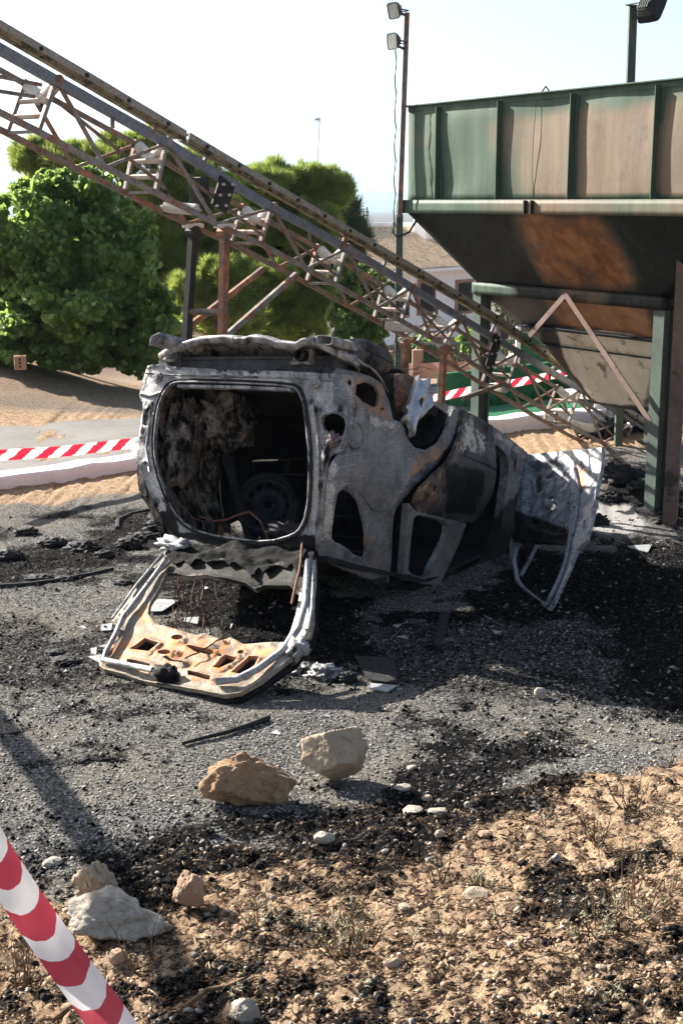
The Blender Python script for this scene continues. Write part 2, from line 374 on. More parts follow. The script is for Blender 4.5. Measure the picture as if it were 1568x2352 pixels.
# ------------------------------------------------------------------ panels cut from sheet metal
def smooth_poly(P, it=1):
    for _ in range(it):
        Q = []
        for i in range(len(P)):
            a, b = P[i], P[(i+1) % len(P)]
            Q.append((a[0]*.75+b[0]*.25, a[1]*.75+b[1]*.25)); Q.append((a[0]*.25+b[0]*.75, a[1]*.25+b[1]*.75))
        P = Q
    return P
def dens(P, st):
    Q = []
    for i in range(len(P)):
        a, b = P[i], P[(i+1) % len(P)]; L = math.hypot(b[0]-a[0], b[1]-a[1]); k = max(1, int(L/st))
        for j in range(k): Q.append((a[0]+(b[0]-a[0])*j/k, a[1]+(b[1]-a[1])*j/k))
    return Q
def panel(name, outer, holes, mp, mat, parent, thick=.012, grid=.035, dent=.006, lip=.012, lipw=.03, fld=None, masks=None, sm=1, olip=1.0, seed=0, hsm=1):
    outer = dens(smooth_poly(outer, sm), grid*.8); holes = [dens(smooth_poly(h, hsm), grid*.7) for h in holes]
    vs = []; es = []
    for P in [outer]+holes:
        b = len(vs); k = len(P); vs += [V(p) for p in P]; es += [(b+i, b+(i+1) % k) for i in range(k)]
    O = np.array(outer); x0, y0 = O.min(0); x1, y1 = O.max(0)
    gx, gy = np.meshgrid(np.arange(x0, x1, grid), np.arange(y0, y1, grid)); gx = gx.ravel(); gy = gy.ravel()
    rs = np.random.default_rng(seed); gx = gx+rs.uniform(-.2, .2, len(gx))*grid; gy = gy+rs.uniform(-.2, .2, len(gy))*grid
    def inside(ax, ay):
        d = pdist(ax, ay, outer); 
        for h in holes: d = np.minimum(d, -pdist(ax, ay, h))
        return d
    d = inside(gx, gy); k = d > grid*.45
    vs += [V((p, q)) for p, q in zip(gx[k], gy[k])]
    r = delaunay_2d_cdt(vs, es, [], 0, 1e-6, False)
    W = np.array([tuple(p) for p in r[0]]); T = np.array([f for f in r[2] if len(f) == 3])
    cen = W[T].mean(1); T = T[inside(cen[:, 0], cen[:, 1]) > 0]
    do = np.abs(pdist(W[:, 0], W[:, 1], outer)); dh = np.full(len(W), 9.)
    for h in holes: dh = np.minimum(dh, np.abs(pdist(W[:, 0], W[:, 1], h)))
    nz = np.array([noise.noise(V((p[0]*5+seed, p[1]*5, 3))) + .5*noise.noise(V((p[0]*13, p[1]*13+seed, 3))) for p in W])
    off = lip*((1-sstep(0, lipw, do))*olip+(1-sstep(0, lipw, dh)))+dent*nz
    if fld is not None: off = off+np.array([fld(p[0], p[1]) for p in W])
    F_ = [tuple(mp(p[0], p[1], o)) for p, o in zip(W, off)]; B_ = [tuple(mp(p[0], p[1], o-thick)) for p, o in zip(W, off)]
    N = len(W); cnt = {}
    for tr in T:
        for i in range(3):
            a_, b_ = int(tr[i]), int(tr[(i+1) % 3]); cnt[(a_, b_)] = 1
    side = [(a_, b_) for (a_, b_) in cnt if (b_, a_) not in cnt]
    faces = [tuple(int(i) for i in tr) for tr in T]+[tuple(int(i)+N for i in tr[::-1]) for tr in T]+[(b_, a_, a_+N, b_+N) for a_, b_ in side]
    me = bpy.data.meshes.new(name); me.from_pydata(F_+B_, [], faces); me.validate()
    me.polygons.foreach_set('use_smooth', [len(p.vertices) == 3 for p in me.polygons])
    if masks is not None:
        w_ = np.array(F_+B_); px, py = [], []
        for q in w_: u_, v_ = proj(q); px.append(u_); py.append(v_)
        M = masks(np.array(px), np.array(py)); at_ = me.attributes.new('mask', 'FLOAT_COLOR', 'POINT')
        at_.data.foreach_set('color', np.concatenate([M, np.ones((len(M), 1))], 1).astype(np.float32).ravel())
    return link(name, me, mat, parent)
def mk(pm): # masks from lists of (channel, polygon, softness)
    def f(px, py):
        M = np.zeros((len(px), 3))
        for c, P, s in pm: M[:, c] = np.maximum(M[:, c], sstep(-1, 1, pdist(px, py, P)/s))
        return M
    return f

# ------------------------------------------------------------------ burnt car, upside down
M_ash = burnt('ash_metal', spk_=.5, ash=(.52, .525, .54), mid=(.13, .125, .125), dark=(.010, .010, .011), pd=.505, pr=.64, sc=4.5, masks=True)
M_side = burnt('scorched_panel', ash=(.33, .35, .37), mid=(.13, .14, .15), dark=(.014, .014, .015), pd=.575, pr=.61, sc=2.6, spk_=.35, scratch=True, masks=True, rust=(.20, .115, .06))
M_door = burnt('sooty_panel', ash=(.13, .135, .145), spk_=.3, mid=(.04, .043, .048), dark=(.008, .008, .009), pd=.54, pr=.58, sc=3, rust=(.20, .13, .07), masks=True)
M_soot = burnt('soot_black', ash=(.035, .035, .04), mid=(.013, .013, .015), dark=(.006, .006, .007), pd=.5, pr=.72, sc=4, metal=0, rough=.8)
M_inner = burnt('inner_ash', ash=(.42, .38, .32), mid=(.03, .026, .023), dark=(.004, .004, .005), pd=.45, pr=.62, sc=5.5, metal=0, rough=.85, rust=(.34, .12, .03))
M_gate = burnt('tailgate_metal', ash=(.40, .375, .32), mid=(.22, .18, .125), dark=(.02, .018, .016), pd=.60, pr=.58, sc=7, rust=(.27, .105, .035), masks=True, metal=.15)
M_alu = plain('melted_alloy', (.50, .51, .53), .38, .75, .25, 14, .6)
M_rusttube = burnt('rusty_iron', ash=(.24, .17, .13), mid=(.13, .07, .045), pd=.56, pr=.5, sc=8, rust=(.24, .10, .045), metal=.2)
M_wire = plain('burnt_wire', (.12, .055, .035), .8, 0, .4, 30)
M_wireb = plain('black_wire', (.012, .012, .013), .7, 0, .4, 30)
QO = V((-0.0404896, 8.12101548, 0.59896856)); _a, _p, _r = 0.56526901, 0.34762436, 0.06839662
Fv = V((math.sin(_a)*math.cos(_p), math.cos(_a)*math.cos(_p), -math.sin(_p)))
_S = V((math.cos(_a), -math.sin(_a), 0)); _U = _S.cross(Fv)
Sv = _S*math.cos(_r)+_U*math.sin(_r); Uv = _U*math.cos(_r)-_S*math.sin(_r)
def cl(s, f, u): return QO+Sv*s+Fv*f+Uv*u
def loc(P): d = V(P)-QO; return d.dot(Sv), d.dot(Fv), d.dot(Uv)
HW, RC, SC = .915, .18, -.915
def lean(u): k = max(0., .55-u); return .34*k, .20*k
def skin(a, u, off=0.):
    L = RC*math.pi/2; wl = 2*HW-2*RC
    if a > L: s, f, ns, nf = HW, RC+a-L, 1, 0
    elif a >= 0: t_ = a/RC; s, f, ns, nf = HW-RC+RC*math.sin(t_), RC-RC*math.cos(t_), math.sin(t_), -math.cos(t_)
    elif a >= -wl: s, f, ns, nf = HW-RC+a, 0, 0, -1
    elif a >= -wl-L: t_ = (-wl-a)/RC; s, f, ns, nf = -(HW-RC)-RC*math.sin(t_), RC-RC*math.cos(t_), -math.sin(t_), -math.cos(t_)
    else: s, f, ns, nf = -HW, RC+(-wl-L-a), -1, 0
    ls, lf = lean(u); s = s*(HW-ls)/HW
    return cl(SC+s+ns*off, f+lf+nf*off, u)
def sdf(s, f, u):
    ls, lf = lean(u); x = (s-SC)*HW/(HW-ls); y = f-lf
    qx, qy = abs(x)-HW+RC, RC-y
    return math.hypot(max(qx, 0), max(qy, 0))+min(max(qx, qy), 0)-RC, x, y
def unskin(px, py):
    d = ray(px, py); c = V((0, 0, CH)); best = (9, 0); prev = None; hit = None
    for i in range(400):
        t_ = 6.5+i*.02; P = loc(c+d*t_); v = sdf(*P)[0]
        if v < best[0]: best = (v, t_)
        if v < 0: hit = (t_-.02, t_); break
    if hit:
        lo, hi = hit
        for _ in range(18):
            m_ = (lo+hi)/2
            if sdf(*loc(c+d*m_))[0] < 0: hi = m_
            else: lo = m_
        t_ = hi
    else: t_ = best[1]
    s, f, u = loc(c+d*t_); _, x, y = sdf(s, f, u)
    L = RC*math.pi/2; wl = 2*HW-2*RC
    if y > RC: a = L+y-RC if x > 0 else -wl-L-(y-RC)
    elif x > HW-RC: a = RC*math.atan2(x-(HW-RC), RC-y)
    elif x < -(HW-RC): a = -wl-RC*math.atan2(-(x+HW-RC), RC-y)
    else: a = x-(HW-RC)
    return (a, u)
US = lambda P: [unskin(*p) for p in P]
car = empty('burnt_car', cl(-.8, 1.2, 0)*1.0, 'burnt-out hatchback lying upside down on its roof, rear opening towards the viewer', 'car')
car.location.z = 0
# rear body frame with the hatch opening
rear_o = Z1([(150,335),(215,330),(330,345),(440,350),(700,365),(1000,370),(1180,380),(1340,390),(1430,400),(1442,555),(1450,600),(1440,640),(1400,800),(1370,870),(1290,905),(1270,1000),(1250,1200),(1235,1400),(1210,1500),(1130,1470),(1000,1500),(700,1500),(480,1470),(330,1420),(270,1350),(200,1230),(140,1080),(100,960),(60,910),(48,830),(60,795),(100,785),(108,700),(125,600),(122,565),(103,530),(125,420)])
hatch = Z1([(290,455),(350,437),(700,445),(1050,465),(1090,495),(1120,560),(1140,700),(1160,900),(1158,1100),(1145,1250),(1110,1350),(1060,1395),(900,1440),(700,1420),(520,1390),(400,1340),(320,1260),(260,1130),(212,980),(192,860),(200,700),(230,550)])
hol = [Z1(h) for h in [[(160,590),(180,600),(166,710),(122,715),(127,640)], ell(127,752,15,20,8), [(1245,655),(1290,632),(1340,640),(1388,680),(1378,755),(1340,792),(1240,722)], ell(1408,440,13,20,8), ell(135,948,10,12,7), ell(1168,890,7,9,6)]]
def rear_fld(a, u):
    return 0
rm = mk([(2, Z1([(300,370),(1040,380),(1040,450),(320,430)]), 10), (2, Z1([(130,350),(300,350),(230,520),(110,520)]), 12), (2, Z1([(1120,560),(1200,560),(1230,800),(1240,900),(1230,1300),(1165,1300)]), 9),
          (2, Z1([(60,830),(190,830),(200,1000),(280,1250),(220,1250)]), 12), (0, Z1([(300,1380),(1200,1400),(1200,1520),(300,1480)]), 10), (0, Z1([(180,1150),(330,1200),(340,1440),(150,1250)]), 14)])
panel('rear_frame', US(rear_o), [US(hatch)]+[US(h) for h in hol], skin, M_ash, car, thick=.028, grid=.026, dent=.008, lip=.014, lipw=.022, masks=rm, sm=0, seed=1)
# pressed strip and bolts above the hatch
mb = MB()
e = [unskin(*p) for p in Z1([(330,470),(700,478),(1040,492)])]
for p, q in zip(e[:-1], e[1:]): mb.beam(skin(p[0], p[1]+.01, -.02), skin(q[0], q[1]+.01, -.02), .05, .02, Uv)
for p in Z1([(210,412),(1200,440)]):
    a_, u_ = unskin(*p); mb.lathe(skin(a_, u_, 0), -Fv, [(0, .045), (.02, .04), (.022, .025), (.035, .022), (.035, 0.001)], 7)
a_, u_ = unskin(*Z1([(635,410)])[0]); mb.lathe(skin(a_, u_, 0), -Fv, [(0, .025), (.05, .016), (.06, .001)], 7)
mb.build('seam_fittings', M_ash, car)
# flanges round the hatch opening: sooty seal and bare folded rim
hl = US(dens(smooth_poly(hatch, 1), 6)); cx_ = sum(p[0] for p in hl)/len(hl); cy_ = sum(p[1] for p in hl)/len(hl)
for nm_, k_, o_, r_, m_ in (('hatch_seal', 1.035, .012, .009, M_soot), ('hatch_flange', 1.005, .014, .007, M_ash)):
    L_ = [skin(cx_+(p[0]-cx_)*k_, cy_+(p[1]-cy_)*k_, o_+.004*noise.noise(V((i*.5, 2, 0)))) for i, p in enumerate(hl)]; MB().tube(L_+[L_[0]], r_, 6, False).build(nm_, m_, car, smooth=True)
for nm_, L_, r_ in (('pillar_crease', [(1195,590),(1215,800),(1225,1000),(1215,1200),(1195,1370)], .008), ('pillar_crease', [(1255,960),(1250,1100),(1225,1300),(1200,1450)], .006), ('pillar_crease', [(175,560),(160,700),(140,850),(160,1000)], .009), ('panel_fold', [(140,385),(320,395),(700,405),(1060,412),(1330,425)], .006), ('panel_fold', [(110,520),(170,525),(240,500)], .010)):
    P = [unskin(*p) for p in Z1(L_)]; MB().tube([skin(a_, u_, .010) for a_, u_ in P], r_, 5).build(nm_, M_ash, car, smooth=True)
# quarter panel with wheel arch and quarter window
q_o = Z2([(160,172),(180,150),(260,165),(390,225),(412,290),(440,392),(478,408),(500,440),(520,500),(548,532),(600,545),(660,508),(705,425),(728,348),(765,345),(757,440),(715,530),(650,592),(590,625),(535,672),(505,740),(455,803),(447,815),(445,850),(440,1000),(425,1140),(422,1190),(330,1182),(180,1112),(92,1070),(80,1000),(98,985),(115,860),(122,780),(135,640),(160,590),(185,560),(215,500),(228,400),(232,330),(165,325),(162,240)])
q_h = [Z2([(185,728),(240,750),(283,800),(298,870),(308,950),(315,1062),(268,1058),(205,1005),(148,982),(150,930),(165,830)]), Z2([(272,205),(380,252),(368,352),(262,300)]), Z2(ell(238,220,9,14,7)), Z2(ell(390,345,8,8,7))]
def q_fld(a, u):
    return 0.0
qm = mk([(2, Z2([(330,370),(480,420),(500,470),(420,440),(340,440)]), 9), (1, Z2([(560,560),(690,500),(700,600),(520,700)]), 12), (1, Z2([(200,200),(420,210),(420,400),(260,320)]), 10), (0, Z2([(60,1060),(330,1170),(420,1150),(430,1250),(60,1200)]), 9), (2, Z2([(120,580),(180,600),(160,980),(100,980)]), 7), (1, Z2([(290,960),(330,960),(380,1100),(340,1100)]), 8)])
panel('quarter_panel', US(q_o), [US(h) for h in q_h], skin, M_side, car, thick=.018, grid=.026, dent=.010, lip=.010, lipw=.02, masks=qm, sm=0, seed=2)
# fuel-flap recess ring and ridge on the quarter panel
mb = MB(); P = [unskin(*p) for p in Z2(ell(268,475,38,65,16))]
mb.tube([skin(a_, u_, .006) for a_, u_ in P]+[skin(*P[0], .006)], .007, 5, False)
P = [unskin(*p) for p in Z2([(135,690),(240,712),(300,760),(350,830),(400,835),(440,820)])]; mb.tube([skin(a_, u_, .004) for a_, u_ in P], .008, 5)
mb.build('pressed_ridge', M_side, car)
# side frame round the door openings
f_o = Z2([(762,330),(900,403),(1000,472),(1060,520),(1132,585),(1105,610),(1085,700),(1052,900),(1025,1000),(985,1050),(900,1110),(800,1165),(760,1182),(738,1172),(700,1195),(655,1222),(620,1232),(500,1212),(415,1195),(418,1130),(432,1000),(445,830),(500,735),(540,672),(600,632),(680,570),(735,480)])
f_h = [Z2([(905,492),(940,508),(1000,560),(1012,600),(1010,680),(985,860),(950,980),(920,1035),(850,1095),(770,1140),(700,1160),(790,905),(850,830),(890,720),(902,600)]),
       Z2([(455,850),(530,745),(640,650),(745,520),(880,570),(872,700),(820,840),(765,890),(720,1000),(645,1180),(560,1178),(435,1150),(445,1000)])]
panel('side_frame', US(f_o), [US(h) for h in f_h], lambda a, u, o=0: skin(a, u, o-.035), burnt('frame_metal', ash=(.32,.34,.37), mid=(.10,.11,.125), pd=.53, pr=.66, sc=5, masks=True), car, thick=.07, grid=.035, dent=.006, lip=.02, lipw=.045, sm=0, seed=3,
      masks=mk([(2, Z2([(960,450),(1140,590),(1100,600),(930,480)]), 8), (0, Z2([(400,1100),(700,1100),(1100,700),(1100,1300),(400,1300)]), 20)]))
# rear door: lower skin (hangs ajar a little) and bare window frame
rd = empty('rear_door', cl(.02, 1.2, .8), None, None); rd.parent = car; rd.location = V(cl(.02, 1.2, .8))-wloc(car); tag(rd, 'scorched dark rear door with ochre burn marks')
d_o = Z2([(768,350),(835,385),(906,425),(906,585),(902,635),(893,700),(880,765),(858,815),(832,868),(800,893),(770,890),(720,880),(640,862),(540,836),(527,800),(530,760),(548,722),(600,660),(660,605),(700,545),(742,465)])
dm = mk([(1, Z2([(540,700),(700,640),(690,760),(560,840)]), 16), (2, Z2([(775,370),(850,420),(905,500),(900,580),(760,540)]), 30), (1, Z2([(620,620),(760,480),(740,600)]), 14), (0, Z2([(700,600),(900,650),(850,850),(700,850)]), 25)])
panel('door_skin', US(d_o), [US(Z2(ell(607,727,10,16,8))), US(Z2(ell(655,740,8,11,8)))], lambda a, u, o=0: skin(a, u, o+.03+.045*math.sin(max(0, min(1, (u-.45)/.75))*3.14)), M_door, rd, thick=.03, grid=.03, dent=.010, lip=.006, lipw=.02, masks=dm, sm=0, seed=4)
mb = MB(); st = [unskin(*p) for p in Z2([(752,555),(800,575),(850,592),(900,622)])]
for p, q in zip(st[:-1], st[1:]): mb.beam(skin(p[0], p[1], .075), skin(q[0], q[1], .075), .012, .045, Uv)
mb.build('door_crease', M_door, rd)
w_o = Z2([(503,800),(540,838),(720,880),(782,896),(765,960),(715,1070),(650,1198),(560,1185),(475,1168),(482,1060),(495,900)])
w_h = Z2([(533,850),(600,868),(700,892),(690,960),(650,1040),(612,1110),(600,1160),(500,1142),(507,1060),(520,930)])
panel('window_frame', US(w_o), [US(w_h)], lambda a, u, o=0: skin(a, u, o+.02), M_side, rd, thick=.05, grid=.03, dent=.004, lip=.012, lipw=.02, sm=0, seed=5)
# underbody, roof, firewall, far side, nose
def slab(name, s0, s1, f0, f1, u0, u1, mat, par=car, n=14, amp=.02, seed=0, zmin=.012):
    mb = MB(); vs = []; fs = []
    for k, uu in enumerate((u0, u1)):
        for j in range(n+1):
            for i in range(n+1):
                s = s0+(s1-s0)*i/n; f = f0+(f1-f0)*j/n
                d = amp*noise.noise(V((s*3+seed, f*3, k*7))); vs.append(cl(s, f, uu+d))
    q = (n+1)**2
    for j in range(n):
        for i in range(n):
            a_ = j*(n+1)+i; fs.append((a_, a_+1, a_+n+2, a_+n+1)); fs.append((q+a_, q+a_+n+1, q+a_+n+2, q+a_+1))
    for i in range(n):
        fs += [(i, q+i, q+i+1, i+1), (n*(n+1)+i, n*(n+1)+i+1, q+n*(n+1)+i+1, q+n*(n+1)+i),
               (i*(n+1), (i+1)*(n+1), q+(i+1)*(n+1), q+i*(n+1)), (i*(n+1)+n, q+i*(n+1)+n, q+(i+1)*(n+1)+n, (i+1)*(n+1)+n)]
    vs = [V((p[0], p[1], max(p[2], zmin+.0007*(i_ % 13)+(.02 if i_ >= q else 0)))) for i_, p in enumerate(vs)]
    return mb.add(vs, fs).build(name, mat, par, smooth=False)
slab('floor_pan', -1.85, -.10, .12, 2.9, 1.17, 1.25, M_soot, amp=.05)
slab('roof_panel', -1.62, -.15, .16, 2.7, -.02, .02, M_soot, amp=.03, seed=4, zmin=.055)
slab('firewall', -1.7, -.12, 2.84, 2.9, .15, 1.2, M_soot, n=8)
slab('engine_bay', -1.45, -.16, 2.92, 3.75, .62, 1.12, M_door if False else M_soot, n=10, amp=.05)
def far(a, u, off=0): 
    ls, lf = lean(u); return cl(-1.735+ls+.02+off, a, u)
panel('far_quarter_panel', [(.05,.02),(.05,1.22),(.95,1.22),(.95,.02)], [], lambda a, u, o=0: far(a, u, -o), M_inner, car, thick=.06, grid=.05, dent=.03, seed=6)
panel('far_side_panel', [(.96,.02),(.96,1.22),(2.9,1.2),(2.9,.5),(2.2,.1),(1.9,.02)], [[(1.05,.14),(1.4,.14),(1.45,.32),(1.05,.32)]], lambda a, u, o=0: far(a, u, -o), M_soot, car, thick=.06, grid=.06, dent=.03, seed=6)
# collapsed pillars seen through the hatch
for p_, q_, w_ in ((cl(-1.2, .9, .02), cl(-1.45, .7, .75), .07), (cl(-1.15, 1.05, .02), cl(-1.3, 1.3, .8), .05)): MB().beam(p_, q_, w_, .05, Fv).build('inner_pillar', M_soot, car)
def blob(name, c, rx, mat, par, seed=0, amp=.35, sub=3, sc=2.0, loc_=None, fl=0):
    import bmesh
    bm = bmesh.new(); bmesh.ops.create_icosphere(bm, subdivisions=sub, radius=1)
    for v in bm.verts:
        p = v.co.copy(); d = 1+amp*noise.noise(p*sc+V((seed*3.7, seed, 0)))+amp*.4*noise.noise(p*sc*3+V((seed, 1, 0)))
        q = p*d; v.co = V(c)+rx[0]*q.x+rx[1]*q.y+rx[2]*q.z
    me = bpy.data.meshes.new(name); bm.to_mesh(me); bm.free()
    me.polygons.foreach_set('use_smooth', [True]*len(me.polygons))
    return link(name, me, mat, par, loc_)
blob('wheel_house', cl(-1.47, .62, .98), (Sv*.20, Fv*.26, Uv*.22), M_inner, car, 3, .6, 3, 3)
blob('melted_lining', cl(-1.58, .35, .75), (Sv*.10, Fv*.2, Uv*.34), M_inner, car, 5)
for k in range(2):   # rear seat shell remains
    s0 = -1.15+k*.62
    mb = MB(); pts = [cl(s0-.24, 1.15, .15), cl(s0-.26, 1.0, .75), cl(s0+.2, 1.0, .78), cl(s0+.22, 1.15, .15)]
    mb.tube(pts+[pts[0]], .016, 6)
    for j in range(4): mb.tube([cl(s0-.24, 1.12-.03*j, .25+.14*j), cl(s0+.22, 1.12-.03*j, .25+.14*j)], .006, 4)
    mb.build('seat_frame', M_soot, car)
# spare wheel lying in the boot
C0 = at(616, 1160, 9.55); ax = (V((0, 0, CH))-C0).normalized()*.75-Fv*.5+Uv*.1; ax.normalize()
sx = ax.cross(V((0, 0, 1))).normalized(); sy = sx.cross(ax)
sp = empty('spare_wheel', C0, None, None); sp.parent = car; sp.location = C0-wloc(car)
M_rim = plain('sooted_rim', (.016, .018, .026), .4, .3, .5, 20, .5)
def disc(x, y, o=0): return C0+sx*x+sy*y+ax*o
panel('rim', ell(0, 0, .19, .19, 32), [ell(.145*math.cos(i*.5236), .145*math.sin(i*.5236), .018, .018, 8) for i in range(12)]+[ell(0, 0, .035, .035, 10)], disc, M_rim, sp, thick=.02, grid=.03, dent=.003, lip=.012, lipw=.03, sm=0, fld=lambda x, y: .03*math.cos(min(1, math.hypot(x, y)/.19)*6.28))
MB().lathe(C0, ax, [(-.09, .20), (-.05, .235), (.02, .24), (.05, .21), (.045, .195), (-.05, .185), (-.09, .2)], 28).build('tyre_core', M_soot, sp, smooth=True)
# rear valance, bumper beam, brackets
top = Z1([(135,238),(200,212),(300,182),(380,165),(450,152),(600,147),(680,158),(740,166),(780,152),(880,161),(940,185),(1060,198),(1100,170),(1140,160),(1190,172),(1250,205),(1310,232),(1365,255),(1400,310)])
mb = MB(); rows = []
for k, (df, du) in enumerate([(.02, -.035), (-.0, -.004), (.0, .012), (.05, .03), (.16, .035), (.30, .0), (.42, -.06)]):
    row = []
    for i, (px, py) in enumerate(top):
        P = V((0, 0, CH)); d = ray(px, py); t_ = (-.17-loc(P)[1])/d.dot(Fv); Q = P+d*t_
        xx = i/(len(top)-1)*2-1; Q = Q+Fv*(.13*xx*xx)
        row.append(Q+Fv*df+Uv*(du+.006*noise.noise(V((i*.9, k*1.1, 2)))))
    rows.append(row)
n_ = len(top); vs = [p for r_ in rows for p in r_]; fs = [(k*n_+i, k*n_+i+1, (k+1)*n_+i+1, (k+1)*n_+i) for k in range(len(rows)-1) for i in range(n_-1)]
vl = mb.add(vs, fs).build('rear_valance', M_ash, car, smooth=True); md = vl.modifiers.new('s', 'SOLIDIFY'); md.thickness = .008
mb = MB()
b0, b1 = unskin(*Z1([(300,300)])[0]), unskin(*Z1([(1240,320)])[0])
mb.box(cl(-.91, .13, 1.235), Sv*.76, Fv*.07, Uv*.065)
for k in range(15):
    s = -1.58+k*.095; mb.lathe(cl(s+.02*math.sin(k*2.3), .045, 1.185), -Fv, [(0, .034), (.006, .030), (.006, .001)], 7)
mb.box(cl(-.91, .1, 1.29), Sv*.72, Fv*.06, Uv*.012)
mb.build('bumper_beam', M_door, car, bevel=.006)
for (x0, x1, y0, y1, hx, hy, hr) in ((232, 330, 215, 300, 256, 240, 11), (1050, 1165, 225, 318, 1102, 268, 20)):
    c0 = Z1([((x0+x1)/2, (y0+y1)/2)])[0]; d = ray(*c0); P = V((0, 0, CH)); t_ = (-.0-loc(P)[1])/d.dot(Fv); Q = P+d*t_
    hw = (x1-x0)*.3661/2*Q.y/FL*1.15; hh = (y1-y0)*.3661/2*Q.y/FL
    br = MB().box(Q+Fv*.10, Sv*hw, Fv*.10, Uv*hh).box(Q+Fv*.0-Uv*hh, Sv*hw*1.1, Fv*.02, Uv*.012).build('tow_bracket', M_ash, car, bevel=.008)
    h0 = Z1([(hx, hy)])[0]; d = ray(*h0); t_ = (-.03-loc(P)[1])/d.dot(Fv); H0 = P+d*t_
    MB().lathe(H0, -Fv, [(-.03, hr*.0022), (.02, hr*.0022), (.02, hr*.0013), (-.05, hr*.0013), (-.05, .0005)], 14).build('sleeve', M_soot, br)
# exhaust tips and silencer
def sweep(secs, k=16, e=.45):
    """secs: (centre, halfvec a, halfvec b)"""
    vs = []; fs = []
    for c, a_, b_ in secs:
        for i in range(k):
            th = 6.2832*i/k; ca, sa = math.cos(th), math.sin(th)
            vs.append(V(c)+V(a_)*(abs(ca)**e*(1 if ca > 0 else -1))+V(b_)*(abs(sa)**e*(1 if sa > 0 else -1)))
    for j in range(len(secs)-1):
        for i in range(k): fs.append((j*k+i, j*k+(i+1) % k, (j+1)*k+(i+1) % k, (j+1)*k+i))
    return vs, fs
def onF(px, py, f):
    P = V((0, 0, CH)); d = ray(px, py); return P+d*((f-loc(P)[1])/d.dot(Fv))
dark_in = M_soot
for (px, py, wx, hy, lf) in ((745, 781, 23, 11, 0), (357, 779, 15, 12, 1)):
    c0 = onF(px, py, -.20); k = c0.y/FL; a_ = (Sv+Uv*(-.1 if not lf else .45)).normalized()*wx*k; b_ = Uv*hy*k
    ax_ = (Fv+Sv*(.42 if not lf else .5)+Uv*.02)
    secs = [(c0+ax_*.04, a_*.8, b_*.75), (c0+ax_*.0, a_*.86, b_*.82), (c0-ax_*.005, a_*.97, b_*.96), (c0, a_, b_), (c0+ax_*.12, a_*.95, b_*.95), (c0+ax_*.3, a_*.75, b_*.8)]
    tp = MB(); vs, fs = sweep([(c0+ax_*.2, a_*.6, b_*.6)]+secs); tp.add(vs, fs); ob = tp.build('exhaust_tip', M_ash, car, smooth=True)
    vs, fs = sweep([(c0+ax_*.12, a_*.05, b_*.05), (c0+ax_*.12, a_*.8, b_*.78)]); MB().add(vs, fs).build('soot_plug', M_soot, ob)
c1 = onF(797, 803, .0)
secs = []
for q, r_ in ((-.02, .1), (.0, .8), (.05, 1), (.30, 1), (.36, .85), (.38, .1)): secs.append((c1+Fv*q+Sv*.02, Sv*.125*r_, Uv*.085*r_))
vs, fs = sweep(secs, 20, .6); mb = MB().add(vs, fs)
vs, fs = sweep([(c1+Fv*.005+Sv*.02, Sv*.135, Uv*.012), (c1+Fv*.34+Sv*.02, Sv*.135, Uv*.012)], 20, .8); mb.add(vs, fs)
mb.build('silencer', M_door, car, smooth=True)
# underside clutter: axle, pipes, springs, brackets
mb = MB()
mb.tube([cl(-1.5, .95, 1.28), cl(-.2, .95, 1.28)], .035, 8); mb.tube([cl(-.9, .3, 1.3), cl(-.85, 1.0, 1.33), cl(-.8, 1.8, 1.29), cl(-.8, 2.8, 1.28)], .028, 7)
for k in range(6): mb.lathe(cl(-.42+.03*(k % 2), .42+k*.07, 1.27+.02*(k % 3)), (Sv*.8+Uv*.3*(k % 3)+Fv*.3), [(-.05, .001), (-.05, .035), (.04, .04), (.05, .02), (.05, .001)], 8)
mb.tube([cl(-.30+.045*math.cos(i*.9), .62+.006*i, 1.3+.045*math.sin(i*.9)) for i in range(48)], .009, 5)
mb.build('axle_and_pipes', burnt('underbody_metal', ash=(.30,.27,.22), mid=(.10,.09,.07), pd=.5, pr=.58), car)
# rear wheel: drum, melted alloy remnant, burst steel cord
wc = onF(934, 903, .78); 
rs = random.Random(5)
wh = empty('rear_wheel', wc, None, None); wh.parent = car; wh.location = wc-wloc(car)
wax = (Sv*.9+Uv*.25-Fv*.35).normalized()
MB().lathe(wc-wax*.02, wax, [(-.16, .17), (-.14, .185), (-.05, .17), (.0, .15), (.03, .14), (.035, .06), (.06, .055), (.06, .001)], 26).build('brake_drum', M_rusttube, wh, smooth=True)
MB().lathe(wc-wax*.1, wax, [(-.05, .205), (.02, .21), (.03, .195), (-.04, .19), (-.05, .205)], 26).build('wheel_flange', M_soot, wh, smooth=True)
wx_ = wax.cross(Uv).normalized(); wy_ = wx_.cross(wax)
def wpl(px, py, off): 
    P = V((0, 0, CH)); d = ray(px, py); c_ = wc+wax*off; return P+d*((c_-P).dot(wax)/d.dot(wax))
al_o = [(575,180),(590,178),(597,205),(615,195),(640,198),(643,230),(628,250),(640,270),(640,330),(620,350),(605,375),(583,400),(570,468),(552,462),(545,440),(540,400),(516,395),(512,375),(535,350),(512,345),(510,332),(530,315),(545,270),(560,225)]
def tow(P): 
    r_ = []
    for p in P: Q = wpl(*p, .09)-wc; r_.append((Q.dot(wx_), Q.dot(wy_)))
    return r_
panel('alloy_remnant', tow(Z2(al_o)), [tow(Z2(ell(583,315,9,22,10)))], lambda x, y, o=0: wc+wx_*x+wy_*y+wax*(.09+o), M_alu, wh, thick=.05, grid=.018, dent=.02, lip=-.012, lipw=.02, sm=0, seed=9, fld=lambda x, y: .02*math.sin(x*60+y*25))
mb = MB()
